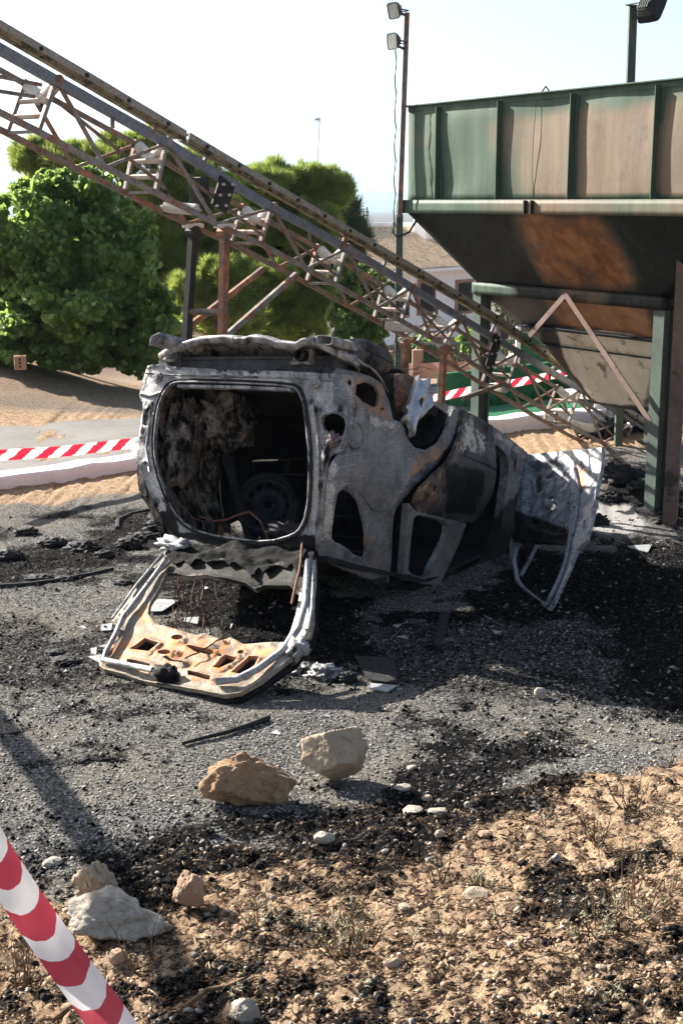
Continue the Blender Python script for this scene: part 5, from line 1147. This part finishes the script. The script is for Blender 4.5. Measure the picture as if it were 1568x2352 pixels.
tree('pine_tree', 'wide pine whose flat bright crown reaches highest right of the conveyor middle', gb(-.9, 29), [(640,425,70,42),(720,425,60,40),(590,450,60,50),(775,440,32,34),(560,520,70,60),(640,540,80,70),(720,520,50,50),(600,640,80,70),(680,660,70,70),(560,730,80,50),(650,740,80,40),(740,620,60,60),(720,720,60,50),(600,780,70,35)], 29, 5200, .20, M_pine, 4, 'needle', .9, up=.9)
tree('pine_bush', 'light green pine bush between the two front legs of the conveyor', gb(-2.1, 24), [(465,700,60,45),(430,660,35,28),(560,700,60,50),(500,640,50,40),(620,640,50,30)], 24, 7000, .15, M_pine, 5, 'needle', .9, up=.8)
tree('dark_pine', 'dark slender pine tip left of the distant hills', gb(.6, 33), [(800,500,22,40),(815,560,26,45),(780,560,26,50),(770,490,28,25)], 33, 3000, .3, M_pine2, 6, 'needle', .9, up=.9)
tree('pepper_tree', 'light green loose tree below the conveyor, left of the white house', gb(1.0, 26), [(830,660,62,60),(800,740,55,60),(860,700,55,50),(790,620,40,40),(850,770,40,40)], 26, 3400, .13, M_shr, 7, 'leaf', .9)
tree('olive_tree', 'grey-green olive tree seen between the hopper posts and its funnel', gb(6.0, 48), [(1170,700,45,36),(1215,730,35,30),(1140,660,30,25),(1190,790,30,30)], 48, 1500, .24, M_olv, 8, 'leaf', .9)
tree('flowering_bush', 'dark bush with small red flowers in front of the house', gb(5.0, 44), [(1090,790,40,30),(1130,800,30,26)], 44, 1800, .2, M_fig, 9, 'leaf', .9, trunk=.04)
tree('garden_shrub', 'dark garden shrub beside the lamp mast foot, in front of the white house', gb(2.6, 42), [(965,800,40,34),(1000,830,40,24),(925,830,30,24)], 42, 1800, .2, M_fig, 19, 'leaf', .9, trunk=.04)
for px_, py_, r_, Y_ in ((880,548,28,200),(930,552,24,210),(1000,545,20,90),(1040,560,26,90)):
    c = at(px_, py_, Y_); tree('far_pine', {880:'distant pine poking above the house roof, leftmost of four',930:'small distant pine just left of the lamp mast',1000:'distant round pine right of the white chimney',1040:'distant pine touching the edge of the funnel'}[px_], V((c.x, c.y, c.z-4)), [(px_, py_, r_, r_*.45), (px_+10, py_+14, r_*.8, r_*.5)], Y_, 60 if Y_ > 100 else 280, 1.4 if Y_ > 100 else .6, M_pine, int(px_), 'needle', .8)
# ------------------------------------------------------------------ house
M_wall = plain('house_white', (.93, .94, .96), .9, 0, .01, 1.0, .1); M_tile = plain('roof_tile', (.80, .58, .37), .9, 0, .3, 3.5, .6, (.30, .24, .18), .55); M_terra = plain('terracotta_trim', (.36, .22, .165), .9, 0, .12, 3)
M_dgl = plain('window_dark', (.035, .04, .05), .2, 0, .2, 2)
HY = 60.0; k_ = HY/FL
E0, E1 = at(855, 632, 57), at(1210, 592, 66); zb_ = -5.2; ev = (E0.z+E1.z)/2
E0.z = E1.z = ev; hd = (E1-E0).normalized(); hb = V((-hd.y, hd.x, 0)); L_ = (E1-E0).length
house = empty('white_house', V((E0.x, E0.y, zb_)), 'white two-storey house with tiled hip roof and barred windows beyond the conveyor', 'house')
def hs_(a_, b_, z_): return V((E0.x, E0.y, 0))+hd*a_+hb*b_+V((0, 0, z_))
MB().box(hs_(L_/2, 4, (ev+zb_)/2), hd*L_/2, hb*4, V((0, 0, (ev-zb_)/2))).build('wall', M_wall, house)
MB().box(hs_(L_/2, -.06, zb_+1.0), hd*L_/2, hb*.06, V((0, 0, 1.0))).build('plinth', M_terra, house)
mb = MB(); rp = 1.7 # tiled roof as rows of half-round tiles
vs = []; fs = []; step = .22; nu = int((L_+1.2)/step*6); 
nr = 16
rs3 = np.random.default_rng(3)
for j in range(nr*2+1):
    row = j//2; v = (row+(j % 2)*.98)/nr
    for i in range(nu+1):
        u = -.6+i*(L_+1.2)/nu; ins = v*2.6
        uu = max(ins-.6, min(L_+.6-ins, u)); hgt = .055*abs(math.sin(math.pi*u/step))+(.03 if j % 2 == 0 else 0)*-1+.02*noise.noise(V((u*2, row*1.7, 0)))
        vs.append(hs_(uu, -.55+v*4.3, ev+.02+v*rp+hgt))
for j in range(nr*2):
    for i in range(nu): q = j*(nu+1)+i; fs.append((q, q+1, q+nu+2, q+nu+1))
roof = mb.add(vs, fs).build('roof', M_tile, house)
A_, B_, C_, D_, R1_, R2_ = hs_(-.55, -.5, ev-.02), hs_(L_+.55, -.5, ev-.02), hs_(L_+.55, 8.5, ev-.02), hs_(-.55, 8.5, ev-.02), hs_(2.0, 3.7, ev+rp-.04), hs_(L_-2.0, 3.7, ev+rp-.04)
MB().add([A_, B_, C_, D_, R1_, R2_], [(0, 1, 5, 4), (1, 2, 5), (2, 3, 4, 5), (3, 0, 4), (0, 3, 2, 1)]).build('roof_core', M_tile, house)
MB().box(hs_(L_/2, -.50, ev-.08), hd*(L_/2+.5), hb*.05, V((0, 0, .07))).build('eave', M_wall, house)
c = at(975, 555, 64); chm = MB().box(V((c.x, c.y, ev+1.1)), hd*.42, hb*.4, V((0, 0, 1.2))).box(V((c.x, c.y, ev+.5)), hd*.75, hb*.6, V((0, 0, .3))).build('chimney', M_wall, house, bevel=.08)
mb = MB(); mb.tube([hs_(2.0, 3.7, ev+rp+.05), hs_(L_-2.0, 3.7, ev+rp+.05)], .14, 6); mb.build('ridge', M_wall, house)
def hwin(x0, y0, x1, y1, bars=True):
    o_ = V((E0.x, E0.y, 0)); c_ = V((0, 0, CH)); r_ = []
    for px, py in ((x0, y0), (x1, y1)): d = ray(px, py); Q = c_+d*((o_-c_).dot(hb)/d.dot(hb)); r_.append(((Q-o_).dot(hd), Q.z))
    (a0, z0), (a1, z1) = r_; cx, cz = (a0+a1)/2, (z0+z1)/2; hw, hh = abs(a1-a0)/2, abs(z0-z1)/2
    wi = MB().box(hs_(cx, -.01, cz), hd*hw, hb*.02, V((0, 0, hh))).build('window', M_dgl, house)
    mb = MB(); 
    for s_, w_, h_ in ((-1, .09, hh+.18), (1, .09, hh+.18)): mb.box(hs_(cx+s_*(hw+.09), -.03, cz), hd*w_, hb*.03, V((0, 0, h_)))
    for s_ in (-1, 1): mb.box(hs_(cx, -.03, cz+s_*(hh+.09)), hd*hw, hb*.03, V((0, 0, .09)))
    mb.build('frame', M_terra, wi)
    if bars:
        mb = MB()
        for k in range(9): mb.box(hs_(cx-hw+hw*2*(k+.5)/9, -.14, cz), hd*.018, hb*.018, V((0, 0, hh+.05)))
        for k in (-1, 1): mb.box(hs_(cx, -.155, cz+k*hh), hd*hw*1.05, hb*.018, V((0, 0, .02)))
        mb.build('grille', M_dk, wi)
hwin(963, 652, 992, 712); hwin(1050, 652, 1080, 710); hwin(908, 680, 932, 720)
hwin(985, 770, 1010, 835, False); hwin(1145, 740, 1175, 800)
# garden wall and gate, neighbouring house end
c = at(745, 780, 45); nb_ = MB().box(V((c.x, c.y, -1.6)), V((.55, 0, 0)), V((0, 1, 0)), V((0, 0, 1.9))).build('wall', M_wall, empty('white_pillar', V((c.x, c.y, -3.4)), 'white masonry gate pillar glimpsed between the pines and the loose tree', 'pillar'))
gw = empty('garden_wall', V((7, 38, 0)), 'terracotta and white garden wall below the house, seen through the conveyor', 'wall')
A_, B_ = at(890, 850, 40), at(1260, 862, 36); a0 = V((A_.x, A_.y, Hg(A_.x, A_.y)+.2)); b0 = V((B_.x, B_.y, Hg(B_.x, B_.y)+.2))
MB().beam(a0-V((0, 0, .1)), b0-V((0, 0, .1)), .25, .5).build('base', M_terra, gw)
gt = MB(); n_ = 46
for k in range(n_): p = a0.lerp(b0, k/(n_-1)); gt.beam(p+V((0, 0, .1)), p+V((0, 0, .68)), .03, .03)
gt.beam(a0+V((0, 0, .68)), b0+V((0, 0, .68)), .04, .04); gt.build('railing', plain('green_railing', (.02, .07, .045), .5), gw)
gp = MB()
for k in range(6): p = a0.lerp(b0, k/5); gp.beam(p-V((0, 0, .3)), p+V((0, 0, .55)), .35, .3)
gp.build('piers', M_terra, gw)
P_ = at(1240, 830, 33); bn = empty('green_gate', V((P_.x, P_.y, Hg(P_.x, P_.y))), 'dark green sheet gate left of the hopper funnel, behind the conveyor', 'gate')
MB().box(V((P_.x, P_.y, P_.z)), V((.5, 0, 0)), V((0, .04, 0)), V((0, 0, .7))).build('leaf', M_gr, bn); MB().box(V((P_.x-.56, P_.y, P_.z)), V((.05, 0, 0)), V((0, .06, 0)), V((0, 0, .85))).build('gate_post', M_wall, bn)
# far house and white block at the right gap, antennas
P_ = at(1000, 560, 110); 
for px, y0, y1, Y_, lab, yg in ((731, 400, 275, 60, 'thin television antenna mast rising above the pines', 1), (843, 545, 478, 260, 'lattice telecom mast against the distant hills', 0)):
    a_, b_ = at(px-3, y0, Y_), at(px+3 if yg else px, y1, Y_); g_ = V((a_.x, a_.y, a_.z-5 if yg else a_.z-12)); an = empty('antenna_mast', g_, lab, 'antenna')
    r_ = .022 if yg else .12; MB().tube([g_, a_, b_], r_, 5).build('pole', M_dk if not yg else plain('galvanised', (.30,.31,.33), .5), an)
    mb = MB()
    if yg: mb.tube([b_-V((.22, 0, 0)), b_+V((.05, 0, .04))], .02, 4); [mb.tube([b_+V((-.2+.06*k, -.12, .02*k/4-.1)), b_+V((-.2+.06*k, .1, .02*k/4+.12))], .014, 4) for k in range(4)]
    else:
        for k in range(8): z_ = a_.z+(b_.z-a_.z)*k/8; mb.box(V((a_.x, a_.y, z_)), V((.5, 0, 0)), V((0, .1, 0)), V((0, 0, .08)))
        mb.box(V((b_.x, b_.y, b_.z-.8)), V((.12, 0, 0)), V((0, .12, 0)), V((0, 0, 1))); mb.box(V((a_.x-.5, a_.y, (a_.z+b_.z)/2)), V((.06, 0, 0)), V((0, .06, 0)), V((0, 0, 2.2))); mb.box(V((a_.x+.5, a_.y, (a_.z+b_.z)/2)), V((.06, 0, 0)), V((0, .06, 0)), V((0, 0, 2.2)))
    mb.build('antenna', M_dk, an)
# ------------------------------------------------------------------ distant hills
M_hill = plain('hill_scrub', (.08, .11, .09), .95, 0, .35, .02, 0, (.2, .19, .14), .56)
def hills(px0, px1, prof, Y, dep, seed):
    n_ = 90; m_ = 22; vs = []; fs = []
    for j in range(m_+1):
        for i in range(n_+1):
            px = px0+(px1-px0)*i/n_; py = np.interp(px, [p[0] for p in prof], [p[1] for p in prof]); top_ = at(px, py, Y).z; X = at(px, py, Y).x
            f = math.sin(math.pi*min(1, j/m_*.5)) ; y_ = Y-dep*(1-j/m_)
            vs.append((X, y_, -40+(top_+40)*f+6*Y/3000*noise.noise(V((i*.25, j*.3, seed)))*(1-f*.7)))
    for j in range(m_):
        for i in range(n_): q = j*(n_+1)+i; fs.append((q, q+1, q+n_+2, q+n_+1))
    # back slope
    b0 = len(vs)
    for i in range(n_+1): x, y, z = vs[m_*(n_+1)+i]; vs.append((x, y+dep*.6, -60))
    for i in range(n_): fs.append((m_*(n_+1)+i, m_*(n_+1)+i+1, b0+i+1, b0+i))
    o = MB().add(vs, fs).build('hills', M_hill, None, (0, Y, 0), smooth=True); tag(o, kind='structure')
hills(-1500, 3100, [(-1500,430),(-400,455),(300,450),(700,452),(800,440),(870,436),(925,445),(1000,458),(1100,452),(1600,440),(3100,450)], 6500, 2500, 1)
hills(-1500, 3100, [(-1500,500),(0,505),(700,505),(830,500),(925,515),(1000,512),(1200,520),(3100,500)], 2600, 1100, 2)
# ------------------------------------------------------------------ rocks
def rockmat(name, c1, c2, c3):
    m, n, b = newmat(name); t = NT(n); n1 = t.noise(6, 8, .7); n2 = t.noise(28, 6, .75); vo = t.voro(22)
    c = t.mix(t.ramp(n1, .35, .65), c1, c2); c = t.mix(t.ramp(n2, .52, .66), c, c3); c = t.mix(t.ramp(t.noise(60, 4, .7), .60, .68, 0, .5), c, (.62, .58, .52))
    n.links.new(c, b.inputs['Base Color']); b.inputs['Roughness'].default_value = .92; nb = t.bump(n2, 1.0, .03, None); t.bump(t.noise(80, 4, .7), .7, .006, b, nb); return m
M_r1 = rockmat('ochre_rock', (.36, .21, .11), (.60, .41, .25), (.26, .15, .085)); M_r2 = rockmat('limestone', (.46, .36, .25), (.66, .55, .40), (.34, .27, .19)); M_r3 = rockmat('white_rock', (.44, .39, .32), (.62, .57, .49), (.33, .27, .21)); M_r4 = rockmat('reddish_rock', (.42, .25, .16), (.62, .45, .32), (.34, .20, .13))
def rock(name, px, py, wpx, hpx, mat, seed, label, planes=9, sink=.12, dep=.8, rot=0, amp=.14, group=None, flatb=True, cuts=None):
    import bmesh
    g_ = onground(px, py); k = (V((0, 0, CH))-g_).length/FL; W2, H2 = wpx*k/2, hpx*k/2/.92
    bm = bmesh.new(); bmesh.ops.create_icosphere(bm, subdivisions=5 if wpx > 60 else 2, radius=1); r_ = random.Random(seed)
    pl = cuts or [(V((r_.gauss(0, 1), r_.gauss(0, 1), r_.gauss(0, 1))).normalized(), r_.uniform(.55, .85)) for _ in range(planes)]
    for v in bm.verts:
        p = v.co.normalized(); s = 1.0
        for n_, d_ in pl:
            n_ = V(n_).normalized(); q = p.dot(n_)
            if q > 1e-3: s = min(s, d_/q)
        p = p*s*(1+amp*noise.noise(p*2.2+V((seed, 0, 0)))+amp*.5*noise.noise(p*6+V((0, seed, 0)))+amp*.22*noise.noise(p*15+V((0, seed, 0)))+.03*noise.noise(p*28)+.05*abs(noise.noise(p*9+V((seed,0,2))))-.05*max(0, noise.noise(p*4.3+V((seed, 3, 0)))-.25)); v.co = p
    zs = [v.co.z for v in bm.verts]; x_ = [v.co.x for v in bm.verts]; sx_ = 2*W2/(max(x_)-min(x_)); sz_ = 2*H2/(max(zs)-min(zs)); z0 = min(zs)
    R_ = Matrix.Rotation(rot, 3, 'Y')
    for v in bm.verts: v.co = V((g_.x+(v.co.x-(max(x_)+min(x_))/2)*sx_, g_.y+v.co.y*sx_*dep+W2*dep*.5, g_.z+(v.co.z-z0)*sz_-sink*H2))
    me = bpy.data.meshes.new(name); bm.to_mesh(me); bm.free()
    if wpx > 60: me.polygons.foreach_set('use_smooth', [True]*len(me.polygons))
    return tag(link(name, me, mat, None, tuple(g_)), label, 'rock' if wpx > 60 else 'stone', group)
rock('boulder', 568, 1860, 222, 118, M_r1, 3, 'jagged ochre boulder, left of the two in front of the car', cuts=[(V((-.5,.1,.9)),.66),(V((.5,-.1,.85)),.48),(V((-.8,-.5,.1)),.85),(V((.2,-1,.35)),.42),(V((.9,-.2,.1)),.95),(V((0,.9,.2)),.6),(V((-.2,-.6,-.8)),.5),(V((.0,.0,-1)),.5),(V((-.1,-.8,.9)),.55)], amp=.22, dep=.55)
rock('boulder', 768, 1818, 154, 128, M_r2, 5, 'block-shaped pale boulder, right of the two in front of the car', cuts=[(V((-.55,-.75,.28)),.50),(V((.50,-.55,.70)),.52),(V((.85,-.35,-.25)),.66),(V((-.25,.4,.88)),.60),(V((-.9,.3,-.12)),.70),(V((.3,-.6,-.75)),.50),(V((-.55,-.3,-.80)),.60),(V((.7,.7,.1)),.8)], amp=.06, dep=.8, sink=.03)
rock('boulder', 262, 2170, 215, 110, M_r3, 12, 'chalky white lump of rock half buried behind the near barrier tape', amp=.20, planes=10, sink=.3, dep=.7)
rock('boulder', 215, 2080, 100, 95, M_r2, 15, 'pale knobbly rock standing just behind the chalky lump', amp=.25, planes=6, sink=.2, dep=.7)
rock('rock', 432, 2093, 72, 86, M_r4, 17, 'upright reddish rock right of the chalky lump', amp=.15, planes=8, sink=.1)
rock('rock', 745, 1943, 48, 30, M_r3, 19, 'single cream stone lying on cinders below the two boulders', planes=8)
rock('rock', 565, 2360, 75, 60, M_r3, 20, 'white stone cut by the bottom edge of the photo', planes=8)
rock('rock', 1240, 1604, 28, 24, M_r3, 25, 'small white stone in the shade near the burnt car', planes=7)
st_px = [(1010,1925,26,18),(1115,1925,34,16),(1275,1985,30,28),(930,2090,30,12),(1090,2065,60,26),(900,2220,42,18),(1075,1855,18,16),(945,1770,24,12),(1355,1660,14,10),(1500,1705,16,9),(1210,1690,12,9),(885,1960,20,12),(1420,2070,22,14),(1160,2290,34,14),(330,2280,34,20),(395,1960,16,10),(120,1990,44,20),(60,2150,30,22),(620,1800,12,9),(1480,1960,18,10),(1340,1930,16,10),(270,2215,44,34),(380,2140,36,22),(60,2250,26,20),(35,2200,20,16),(660,1985,16,10),(800,1990,16,10),(1180,2130,26,14),(1500,2200,30,16),(700,2290,26,12),(1040,2210,22,12),(1380,2230,24,14),(1350,1720,18,12),(980,1840,26,14),(870,1845,14,10)]
rs = random.Random(4)
for i, (a_, b_, c_, d_) in enumerate(st_px): rock('stone', a_, b_, c_, d_, rs.choice([M_r3, M_r2, M_r4, M_r2]), 40+i, 'loose pale stone lying on the scorched slope in the foreground', planes=7, sink=.35, group='loose stones on the foreground slope')
for (a_, b_, c_, d_, l_) in ((1438,1840,54,16,'flat ash-grey stone flake beside the shadow of the block-shaped boulder'),(1465,1868,66,14,'flat pale flake of mortar lying on black cinders'),(925,1815,40,14,'flat white flake just right of the block-shaped boulder shadow'),(948,1868,46,14,'flat white flake below the boulder shadow')): 
    if a_ < 1400: rock('flake', a_, b_, c_, d_, M_r3, a_, l_, planes=6, sink=.6)
rock('flake', 1005, 1870, 46, 12, M_r3, 3, 'long pale flake right of the boulders, lying on cinders', planes=6, sink=.6)
c = at(47, 838, 19.5); g_ = gb(c.x, 19.5); bk = empty('brick', g_, 'hollow orange brick lying on the earth mound at the left', 'brick')
g_.z = at(47, 848, 19.5).z; bk.location.z = g_.z; M_bk = plain('brick_clay', (.42, .24, .16), .9, 0, .12, 20)
MB().box(g_+V((0, 0, .10)), V((.08, .02, 0)), V((-.03, .1, 0)), V((0, 0, .10))).build('body', M_bk, bk)
mb = MB(); [mb.box(g_+V((-.05+.05*i+.02, -.1, .05+.05*j)), V((.016, .004, 0)), V((-.002, .006, 0)), V((0, 0, .016))) for i in range(2) for j in range(3)]; mb.build('hollow_cells', M_dk, bk)
# ------------------------------------------------------------------ dry shrubs on the slope
M_stem = plain('dry_stem', (.20, .125, .07), .85, 0, .4, 25, .3, (.05, .035, .025), .5); M_stemd = plain('charred_stem', (.05, .033, .022), .85, 0, .4, 25); M_wisp = plain('dry_leaf', (.33, .34, .22), .8, 0, .3, 20)
def shrub(px, py, hpx, n_, mat, wisp, seed, label, group=None, spread=.6):
    g_ = onground(px, py); k = (V((0, 0, CH))-g_).length/FL; H_ = hpx*k; r_ = random.Random(seed); mb = MB(); mw = MB()
    for i in range(n_):
        a_ = r_.uniform(0, 6.28); rr = H_*spread*r_.random()**.7*.35; b = g_+V((math.cos(a_)*rr, math.sin(a_)*rr, -.02)); h = H_*r_.uniform(.45, 1.1)
        lean_ = V((math.cos(a_)*r_.uniform(0, spread), math.sin(a_)*r_.uniform(0, spread), 1)).normalized(); pts = [b]
        for j in range(1, 5): pts.append(b+lean_*h*j/4+V((r_.uniform(-1, 1), r_.uniform(-1, 1), 0))*h*.05)
        mb.tube(pts, r_.uniform(.002, .0042), 5, True, .0011)
        for q in range(r_.randint(1, 4)):
            p = pts[r_.randint(1, 3)]; d = V((r_.uniform(-1, 1), r_.uniform(-1, 1), r_.uniform(.4, 1.2)))*h*.22; mb.tube([p, p+d*.5+V((0, 0, .003)), p+d], .0016, 4, True, .0008)
            if wisp and r_.random() < .8:
                for w_ in range(7):
                    q0 = p+d*r_.random()+V((r_.uniform(-1, 1), r_.uniform(-1, 1), r_.uniform(0, 1)))*.012; e_ = V((r_.uniform(-1, 1), r_.uniform(-1, 1), r_.uniform(0, 1)))*.016; s_ = V((-e_.y, e_.x, 0)).normalized()*.0022; mw.add([q0-s_, q0+s_, q0+e_], [(0, 1, 2)])
    o = empty('dry_shrub', g_, label, 'shrub', group); mb.build('stems', mat, o)
    if wisp and mw.v: mw.build('leaves', M_wisp, o)
shrub(795, 2195, 150, 34, M_stem, True, 1, 'largest dry shrub, a fan of brown stems at the bottom centre', None, .9)
shrub(700, 2130, 70, 9, M_stem, True, 2, 'thin grey wispy twig left above the largest dry shrub')
shrub(605, 2120, 120, 12, M_stem, True, 3, 'wispy dry shrub with grey-green leaf bits right of the reddish rock', None, .8)
shrub(1450, 2110, 190, 18, M_stem, True, 4, 'tall straggly weed with pale green tips at the lower right', None, .8)
shrub(1390, 2140, 120, 14, M_stem, True, 5, 'low leafy weed just left of the tall straggly weed', None, .9)
shrub(1445, 1855, 95, 11, M_stemd, False, 6, 'charred upright twigs high on the slope at the right', None, .8)
shrub(1370, 1930, 90, 10, M_stemd, False, 7, 'dark forked stubs above the lower-right weeds', None, .8)
shrub(1105, 2040, 60, 9, M_stemd, True, 8, 'dark twig tuft beside the pale clod in the middle of the slope')
shrub(1010, 2030, 85, 6, M_stemd, False, 9, 'sparse dark stubs right of the largest dry shrub')
shrub(230, 2120, 150, 3, M_stem, True, 10, 'thin curling stalk in front of the chalky white rock', None, .3)
shrub(330, 2230, 130, 7, M_stem, False, 11, 'tangle of pale twigs right below the chalky white rock', None, .9)
shrub(60, 2270, 160, 8, M_stem, False, 12, 'brown stalks left of the near barrier tape in the bottom corner', None, .4)
tw = [(540,2290,60,3),(975,1985,50,4),(1100,1980,40,4),(1160,2140,85,2),(1200,1830,60,3),(880,2120,40,3),(940,2160,60,3),(1480,2330,70,2),(1120,2310,40,4),(830,2280,40,3),(700,2340,70,3),(650,2240,55,3),(470,2180,50,3),(1230,1990,45,5),(1330,2040,50,5),(1500,1880,50,5),(1200,2240,60,4),(1290,2310,50,5),(1400,2300,60,5),(1010,2290,45,4),(1530,2060,60,6),(1260,1900,40,4),(900,2330,50,3),(560,2200,45,3),(1310,2150,60,6),(430,2270,50,4),(1060,2120,45,4),(1540,1760,40,3),(1180,1950,35,3)]
for i, (a_, b_, c_, d_) in enumerate(tw): shrub(a_, b_, c_, d_, M_stemd if i % 2 else M_stem, i % 3 == 0, 60+i, 'small scorched twig stub standing on the sandy slope', 'small twig stubs on the sandy slope')
for (p, q, l_, m_, r_) in (((430,2315),(560,2255),'pale crooked stick lying at the bottom left', M_stem, .010),((120,2350),(250,2290),'pale stick lying beside the near tape in the bottom corner', M_stem, .011),((830,1895+300),(900,2215),'short stick on the slope', M_stem, .006)):
    a_, b_ = onground(*p), onground(*q); mb = MB(); mb.tube([a_+V((0, 0, .01)), a_.lerp(b_, .35)+V((0, .02, .02)), a_.lerp(b_, .7)+V((0, -.01, .018)), b_+V((0, 0, .012))], r_, 6, True, r_*.5); tag(mb.build('stick', m_, None, tuple(a_)), l_, 'stick')
# ------------------------------------------------------------------ debris round the car
M_shard = plain('ashy_sheet', (.34, .35, .36), .6, .1, .3, 10, .5, (.05, .05, .05), .58); M_blk = burnt('char_black', ash=(.05,.05,.052), mid=(.02,.02,.02), dark=(.008,.008,.008), pd=.5, pr=.9, sc=9, metal=0, rough=.75)
def shard(pts, mat, label, cat='metal sheet', th=.006, lift=.012, group=None):
    P = [onground(*p) for p in pts]; c = sum(P, V((0, 0, 0)))/len(P); h = max(p.z for p in P)+lift; top_ = [V((p.x, p.y, h+.006*math.sin(i*2.1))) for i, p in enumerate(P)]; n_ = len(P)
    o = MB().add(top_+[p-V((0, 0, th)) for p in top_], [tuple(range(n_)), tuple(range(2*n_-1, n_-1, -1))]+[(i, n_+i, n_+(i+1) % n_, (i+1) % n_) for i in range(n_)]).build('sheet_fragment', mat, None, (c.x, c.y, h)); return tag(o, label, cat, group)
shard(zc([(390,640),(400,590),(450,560),(575,560),(470,640)],201,1177,.3661), M_shard, 'pale grey sheet fragment lying inside the open tailgate window')
shard(zc([(610,670),(700,675),(690,705),(605,700)],201,1177,.3661), M_shard, 'small pale flake on the ground within the tailgate window')
shard(zc([(90,720),(160,710),(150,745),(85,752)],201,1177,.3661), M_shard, 'grey flake touching the left corner of the tailgate')
shard(zc([(65,850),(140,835),(110,860)],201,1177,.3661), M_shard, 'thin bright sliver left of the tailgate')
shard(zc([(5,925),(90,915),(75,945)],201,1177,.3661), M_shard, 'pale sliver pointing at the tailgate lip from the left')
shard(zc([(20,875),(60,870),(55,900),(25,900)],201,1177,.3661), M_shard, 'small square flake left of the tailgate lip')
shard([(815,1515),(905,1520),(915,1575),(845,1570)], M_blk, 'black cracked plastic sheet on the shaded ground right of the tailgate', lift=.02)
shard([(850,1575),(912,1580),(890,1592),(850,1588)], M_shard, 'narrow grey sheet along the black cracked sheet')
shard(Z5([(1120,1490),(1330,1480),(1300,1530)]), M_shard, 'pale flake on black ground right of the open front door')
shard([(1010,1410),(1035,1408),(1012,1490),(995,1488)], M_blk, 'dark flat bar lying in the shade behind the tailgate', 'bar', .012, .015)
rb_ = random.Random(9)
def clod(px, py, w_, h_, mat, label, cat, seed, group=None, am=.6):
    g_ = onground(px, py); k = (V((0, 0, CH))-g_).length/FL; o = blob('burnt_lump', g_+V((0, 0, h_*k*.3)), (V((w_*k/2, 0, 0)), V((0, w_*k/2.4, 0)), V((0, 0, h_*k/1.6))), mat, None, seed, am, 4, 3.4, tuple(g_)); return tag(o, label, cat, group)
clod(690, 1545, 60, 22, M_ash, 'ashen crumbling lump beside the right corner of the tailgate', 'debris', 31)
clod(745, 1555, 70, 30, M_ash, 'larger ashen lump of melted trim right of the tailgate', 'debris', 32)
clod(800, 1565, 40, 24, M_blk, 'black crusted lump between the ashen lump and the black sheet', 'debris', 33)
for i, (x_, y_, w_, h_) in enumerate([(60,1225,50,14),(190,1262,70,18),(240,1278,40,14),(300,1255,55,20),(330,1240,70,18),(365,1215,60,22),(90,1330,60,10),(150,1330,40,8),(20,1280,60,18),(120,1250,60,16),(280,1340,40,8),(400,1290,40,16),(150,1520,60,10),(130,1500,40,8),(1430,1110,90,40),(1490,1130,80,34),(1400,1150,50,20),(1370,1205,50,24),(1390,1085,60,26),(1530,1200,60,16)]):
    clod(x_, y_, w_, h_, M_blk, 'crusted black clump of burnt debris on the scorched ground', 'debris', 100+i, 'black clumps of burnt debris', .55)
for i in range(34): 
    x_, y_ = rb_.choice([(rb_.uniform(60, 330), rb_.uniform(1350, 1600)), (rb_.uniform(1180, 1540), rb_.uniform(1300, 1600)), (rb_.uniform(300, 1100), rb_.uniform(1640, 1960)), (rb_.uniform(440, 700), rb_.uniform(1340, 1450)), (rb_.uniform(850, 1150), rb_.uniform(1400, 1480))]); shard([(x_+rb_.uniform(-16, 16), y_+rb_.uniform(-6, 6)) for _ in range(3)], M_shard, 'little ashen flake scattered on the black ground around the car', 'flake', .004, .008, 'ashen flakes around the car')
P = [onground(x, y)+V((0, 0, .015)) for x, y in ((418,1714),(470,1700),(520,1688),(570,1672),(618,1654))]; tag(MB().tube(P, .009, 5, True, .016).build('bent_strip', M_blk, None, tuple(P[0])), 'thin black bent strip lying on the asphalt left of the boulders', 'strip')
P = [onground(x, y)+V((0, 0, .012)) for x, y in ((185,1758),(205,1748),(235,1750),(268,1748))]; tag(MB().tube(P, .011, 5, True, .007).build('bent_strip', M_blk, None, tuple(P[0])), 'short curled black strip on the asphalt at the left', 'strip')
for L_, lab in (([(-20,1350),(60,1345),(130,1335),(220,1318),(260,1308)], 'crack of raised tar along the lower edge of the scorched band'), ([(270,1215),(272,1195),(300,1182),(345,1172),(380,1168)], 'curved black tar seam left of the car')):
    P = [onground(*p)+V((0, 0, .006)) for p in L_]; tag(MB().tube(P, .022, 6, True, .014).build('tar_seam', M_blk, None, tuple(P[0])), lab, 'tar seam')
# unseen leaning post added outside the frame at left to cast the foreground shadow
M_pole = plain('old_wood', (.16, .12, .09), .9, 0, .3, 6, .5)
po = MB().tube([V((-3.2, 9.5, -.2)), V((-3.95, 8.15, 1.6)), V((-5.05, 6.3, 3.9)), V((-5.7, 5.1, 5.3))], .05, 10, True, .085)
tag(po.build('shadow_post', M_pole, None, (-3.2, 9.5, 0), smooth=True), 'unseen leaning wooden post added just left of the frame to cast the long diagonal shadow', 'post')
# ------------------------------------------------------------------ air between here and the hills
m = bpy.data.materials.new('haze'); m.use_nodes = True; nn = m.node_tree; nn.nodes.clear(); o_ = nn.nodes.new('ShaderNodeOutputMaterial'); v_ = nn.nodes.new('ShaderNodeVolumePrincipled')
v_.inputs['Color'].default_value = (.58, .78, 1.0, 1); v_.inputs['Density'].default_value = .00020; v_.inputs['Anisotropy'].default_value = .2; nn.links.new(v_.outputs[0], o_.inputs['Volume'])
hz = MB().box(V((0, 4300, 150)), V((11500, 0, 0)), V((0, 5900, 0)), V((0, 0, 300))).build('haze', m, None, (0, 4300, 150)); tag(hz, kind='stuff')
